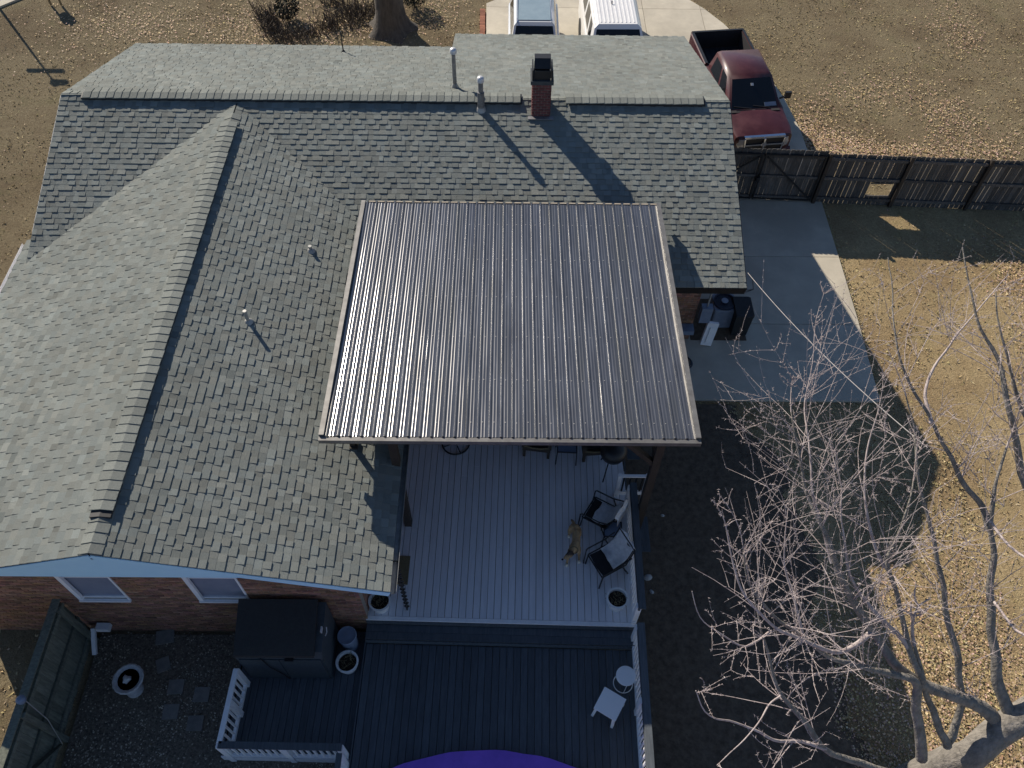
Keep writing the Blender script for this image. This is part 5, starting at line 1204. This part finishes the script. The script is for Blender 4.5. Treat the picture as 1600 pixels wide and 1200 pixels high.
def bed():
    rng = random.Random(8)
    sp = [(452, 22, .5, .55, 1, 'round dark evergreen shrub in the leafy front bed'), (648, 4, .55, .6, 1, 'dark evergreen shrub close right of the thick tree trunk')]
    for u, v, r, h, ev, L in sp:
        c = at(u, v + 8, 0); s = thing('shrub', c, L, 'shrub'); mb = MB(); leafball(mb, (c.x, c.y, h * .9), r, h * .8, 900, .05, rng); obj('foliage', mb, M['shrub'], s, recalc=False)
        mb = MB(); mb.tube([c, c + Vector((0, 0, h))], .04, 6); obj('stem', mb, M['bedtwig'], s)
    # dead perennials forming dark arcs
    arcs = [[(418, 45), (440, 58), (470, 62)], [(480, 58), (520, 45), (560, 30), (590, 18)], [(500, 40), (540, 24), (570, 12)], [(410, 20), (418, 34), (430, 46)], [(505, 5), (540, 8)]]
    mb = MB()
    for ar in arcs:
        for i in range(len(ar) - 1):
            for k in range(75):
                t = rng.random(); p = at(ar[i][0] + (ar[i + 1][0] - ar[i][0]) * t, ar[i][1] + (ar[i + 1][1] - ar[i][1]) * t, 0) + Vector((rng.gauss(0, .22), rng.gauss(0, .22), 0))
                mb.tube([p, p + Vector((rng.gauss(0, .16), rng.gauss(0, .16), rng.uniform(.1, .5)))], .013, 3, cap=False)
    obj('dead_perennials', mb, M['bedtwig'], recalc=False, kind='stuff'); o = bpy.data.objects['dead_perennials']; prop(o, 'dark dead stems of the front flower bed', 'plants')
bed()
def lawn_litter():
    rng = random.Random(9)
    def blocked(x, y):
        if -3.0 < x < 2.75 and 1 < y < 14: return True
        if x > 4.5 and y < 33 and y > 12:
            for (xa_, ya_), (xb_, yb_) in zip(DR, DR[1:]):
                if ya_ <= y < yb_: return x < xa_ + (xb_ - xa_) * (y - ya_) / (yb_ - ya_) + .02
            return False
        if -.95 < x < 7 and y > 22.5 and y < 33: return True
        if xl + .3 < x < 4.95 and 5.8 < y < 21.3: return True
        if x > 4.9 and x < 6.6 and 14 < y < 16: return True
        return False
    DR = [(9.62, 12.1), (9.72, 14.9), (9.75, 17), (9.77, 19.66), (9.86, 22.0), (9.84, 23.25), (9.63, 25.03), (9.2, 27.0), (8.75, 28.5), (8.21, 29.76), (7.61, 30.8), (7.07, 31.49), (6.2, 32.3), (5, 33)]
    lf = MB()
    def leaf(x, y, s):
        z = gh(x, y) + .006 + rng.uniform(0, .014); a = rng.uniform(0, 6.28); d = Vector((math.cos(a), math.sin(a), 0)); n = Vector((-d.y, d.x, 0)); t1, t2 = rng.uniform(-.3, .3) * s, rng.uniform(-.3, .3) * s
        p = Vector((x, y, z)); g = rng.uniform(.3, 1.75); lf.col = (g, g * rng.uniform(.85, 1.15), g * rng.uniform(.7, 1.25)); b = len(lf.v)
        lf.v += [tuple(p - d * s), tuple(p + d * s), tuple(p + n * s * .7 + Vector((0, 0, max(.0, t1)))), tuple(p - n * s * .7 + Vector((0, 0, max(0, t2))))]; lf.face((b, b + 1, b + 2)); lf.face((b + 1, b, b + 3))
    def patchy(px, n, spread, zmul=1):
        for u, v, sx, sy, w_ in px:
            for i in range(int(n * w_)):
                p = at(rng.gauss(u, sx), rng.gauss(v, sy), 0)
                if blocked(p.x, p.y) or p.y > 36: continue
                leaf(p.x, p.y, rng.uniform(.016, .040))
    patchy([(1300, 226, 38, 13, 3.0), (1390, 238, 70, 8, 2.4), (1260, 200, 18, 18, 1.3), (1375, 262, 18, 8, .7), (1330, 150, 50, 20, .7), (1490, 205, 30, 28, 1.2), (1480, 30, 25, 22, .7), (1510, 60, 18, 16, .5), (1470, 170, 22, 12, .5), (1560, 230, 40, 14, .8), (1400, 140, 40, 14, .5),
            (460, 30, 75, 26, 2.6), (400, 45, 60, 18, 1.2), (230, 40, 50, 22, 1.0), (170, 30, 50, 18, .5), (620, 20, 60, 25, .8), (680, 12, 25, 16, .6), (520, 50, 60, 14, 1.0), (110, 70, 50, 30, .4),
            (1590, 430, 26, 22, .8), (1600, 500, 30, 60, .5)], 620, 1)
    # litter under the bare tree
    for i in range(12000):
        x, y = rng.uniform(6.3, 11), rng.uniform(2.0, 8.2)
        if rng.random() < sst(8.4, 5.2, y) if False else rng.random() < min(1, max(.12, (8.4 - y) / 3)): leaf(x, y, rng.uniform(.012, .032))
    for i in range(900):
        x, y = rng.uniform(-20, 20), rng.uniform(2, 35)
        if not blocked(x, y) : leaf(x, y, rng.uniform(.018, .04))
    o = obj('fallen_leaves', lf, M['leaf'], col=True, recalc=False, kind='stuff')
    # grass tufts
    gr = MB()
    def tuft(x, y):
        z = gh(x, y) - .03; g = rng.uniform(.75, 1.3); gr.col = (g, g * rng.uniform(.92, 1.06), g * rng.uniform(.8, 1.1))
        for k in range(2):
            a = rng.uniform(0, 6.28); d = Vector((math.cos(a), math.sin(a), 0)); p = Vector((x, y, z)); w_ = rng.uniform(.012, .03); h = rng.uniform(.02, .055); t = p + Vector((rng.gauss(0, .04), rng.gauss(0, .04), h)); b = len(gr.v)
            gr.v += [tuple(p - d * w_), tuple(p + d * w_), tuple(t)]; gr.face((b, b + 1, b + 2))
    for i in range(75000):
        q = rng.random()
        if q < .45: x, y = rng.uniform(8, 24), rng.uniform(4, 36)
        elif q < .62: x, y = rng.uniform(4.6, 11), rng.uniform(2, 12.2)
        else: x, y = rng.uniform(-24, 0), rng.uniform(2, 36)
        if blocked(x, y) or (x < -3 and x > -8.3 and y < 6): continue
        if noise.noise(Vector((x * .6, y * .6, 7))) < rng.uniform(-.7, .4): continue
        tuft(x, y)
    for (xa_, ya_), (xb_, yb_) in zip(DR, DR[1:]):
        for i in range(int(260 * math.hypot(xb_ - xa_, yb_ - ya_))):
            t = rng.random(); tuft(xa_ + (xb_ - xa_) * t + abs(rng.gauss(0, .05)) - .02, ya_ + (yb_ - ya_) * t)
    obj('grass_tufts', gr, M['blade'], col=True, recalc=False, kind='stuff')
lawn_litter()
def street_post():
    b = at(-3, 10, 0); tip = at(68, 132, 0); h = (tip - b).length / math.hypot(.9921, 1.2834)
    p = thing('lamp_post', b, 'tall slim post at the top left whose shadow crosses the lawn', 'lamp post')
    mb = MB(); mb.tube([b, b + Vector((0, 0, h))], [.05, .035], 8); obj('pole', mb, M['black'], p)
    mb = MB(); mb.box(b + Vector((0, 0, h - .55)), (1.3, .12, .12)); obj('crossarm', mb, M['black'], p)
    mb = MB(); mb.box(b + Vector((.18, 0, h - .02)), (.55, .2, .14)); mb.lathe([(.08, -.12), (.16, -.02), (.12, .1)], b + Vector((0, 0, h)), 12); obj('lamp_head', mb, M['black'], p)
    c = at(88, 8, 0); m = thing('mailbox', c, 'small dark mailbox on two short posts at the top left of the lawn', 'mailbox')
    for s in (-1, 1): mb = MB(); mb.bb((c.x + s * .2 - .03, c.y - .03, 0), (c.x + s * .2 + .03, c.y + .03, .5)); obj('post', mb, M['dry'], m)
    mb = MB(); mb.lathe([(.16, .42), (.24, .65), (.22, .85), (.10, .95), (.001, .97)], c, 14, wob=lambda a, i: 1 + .08 * math.sin(a * 4)); obj('box', mb, M['bedtwig'], m, smooth=1)
street_post()
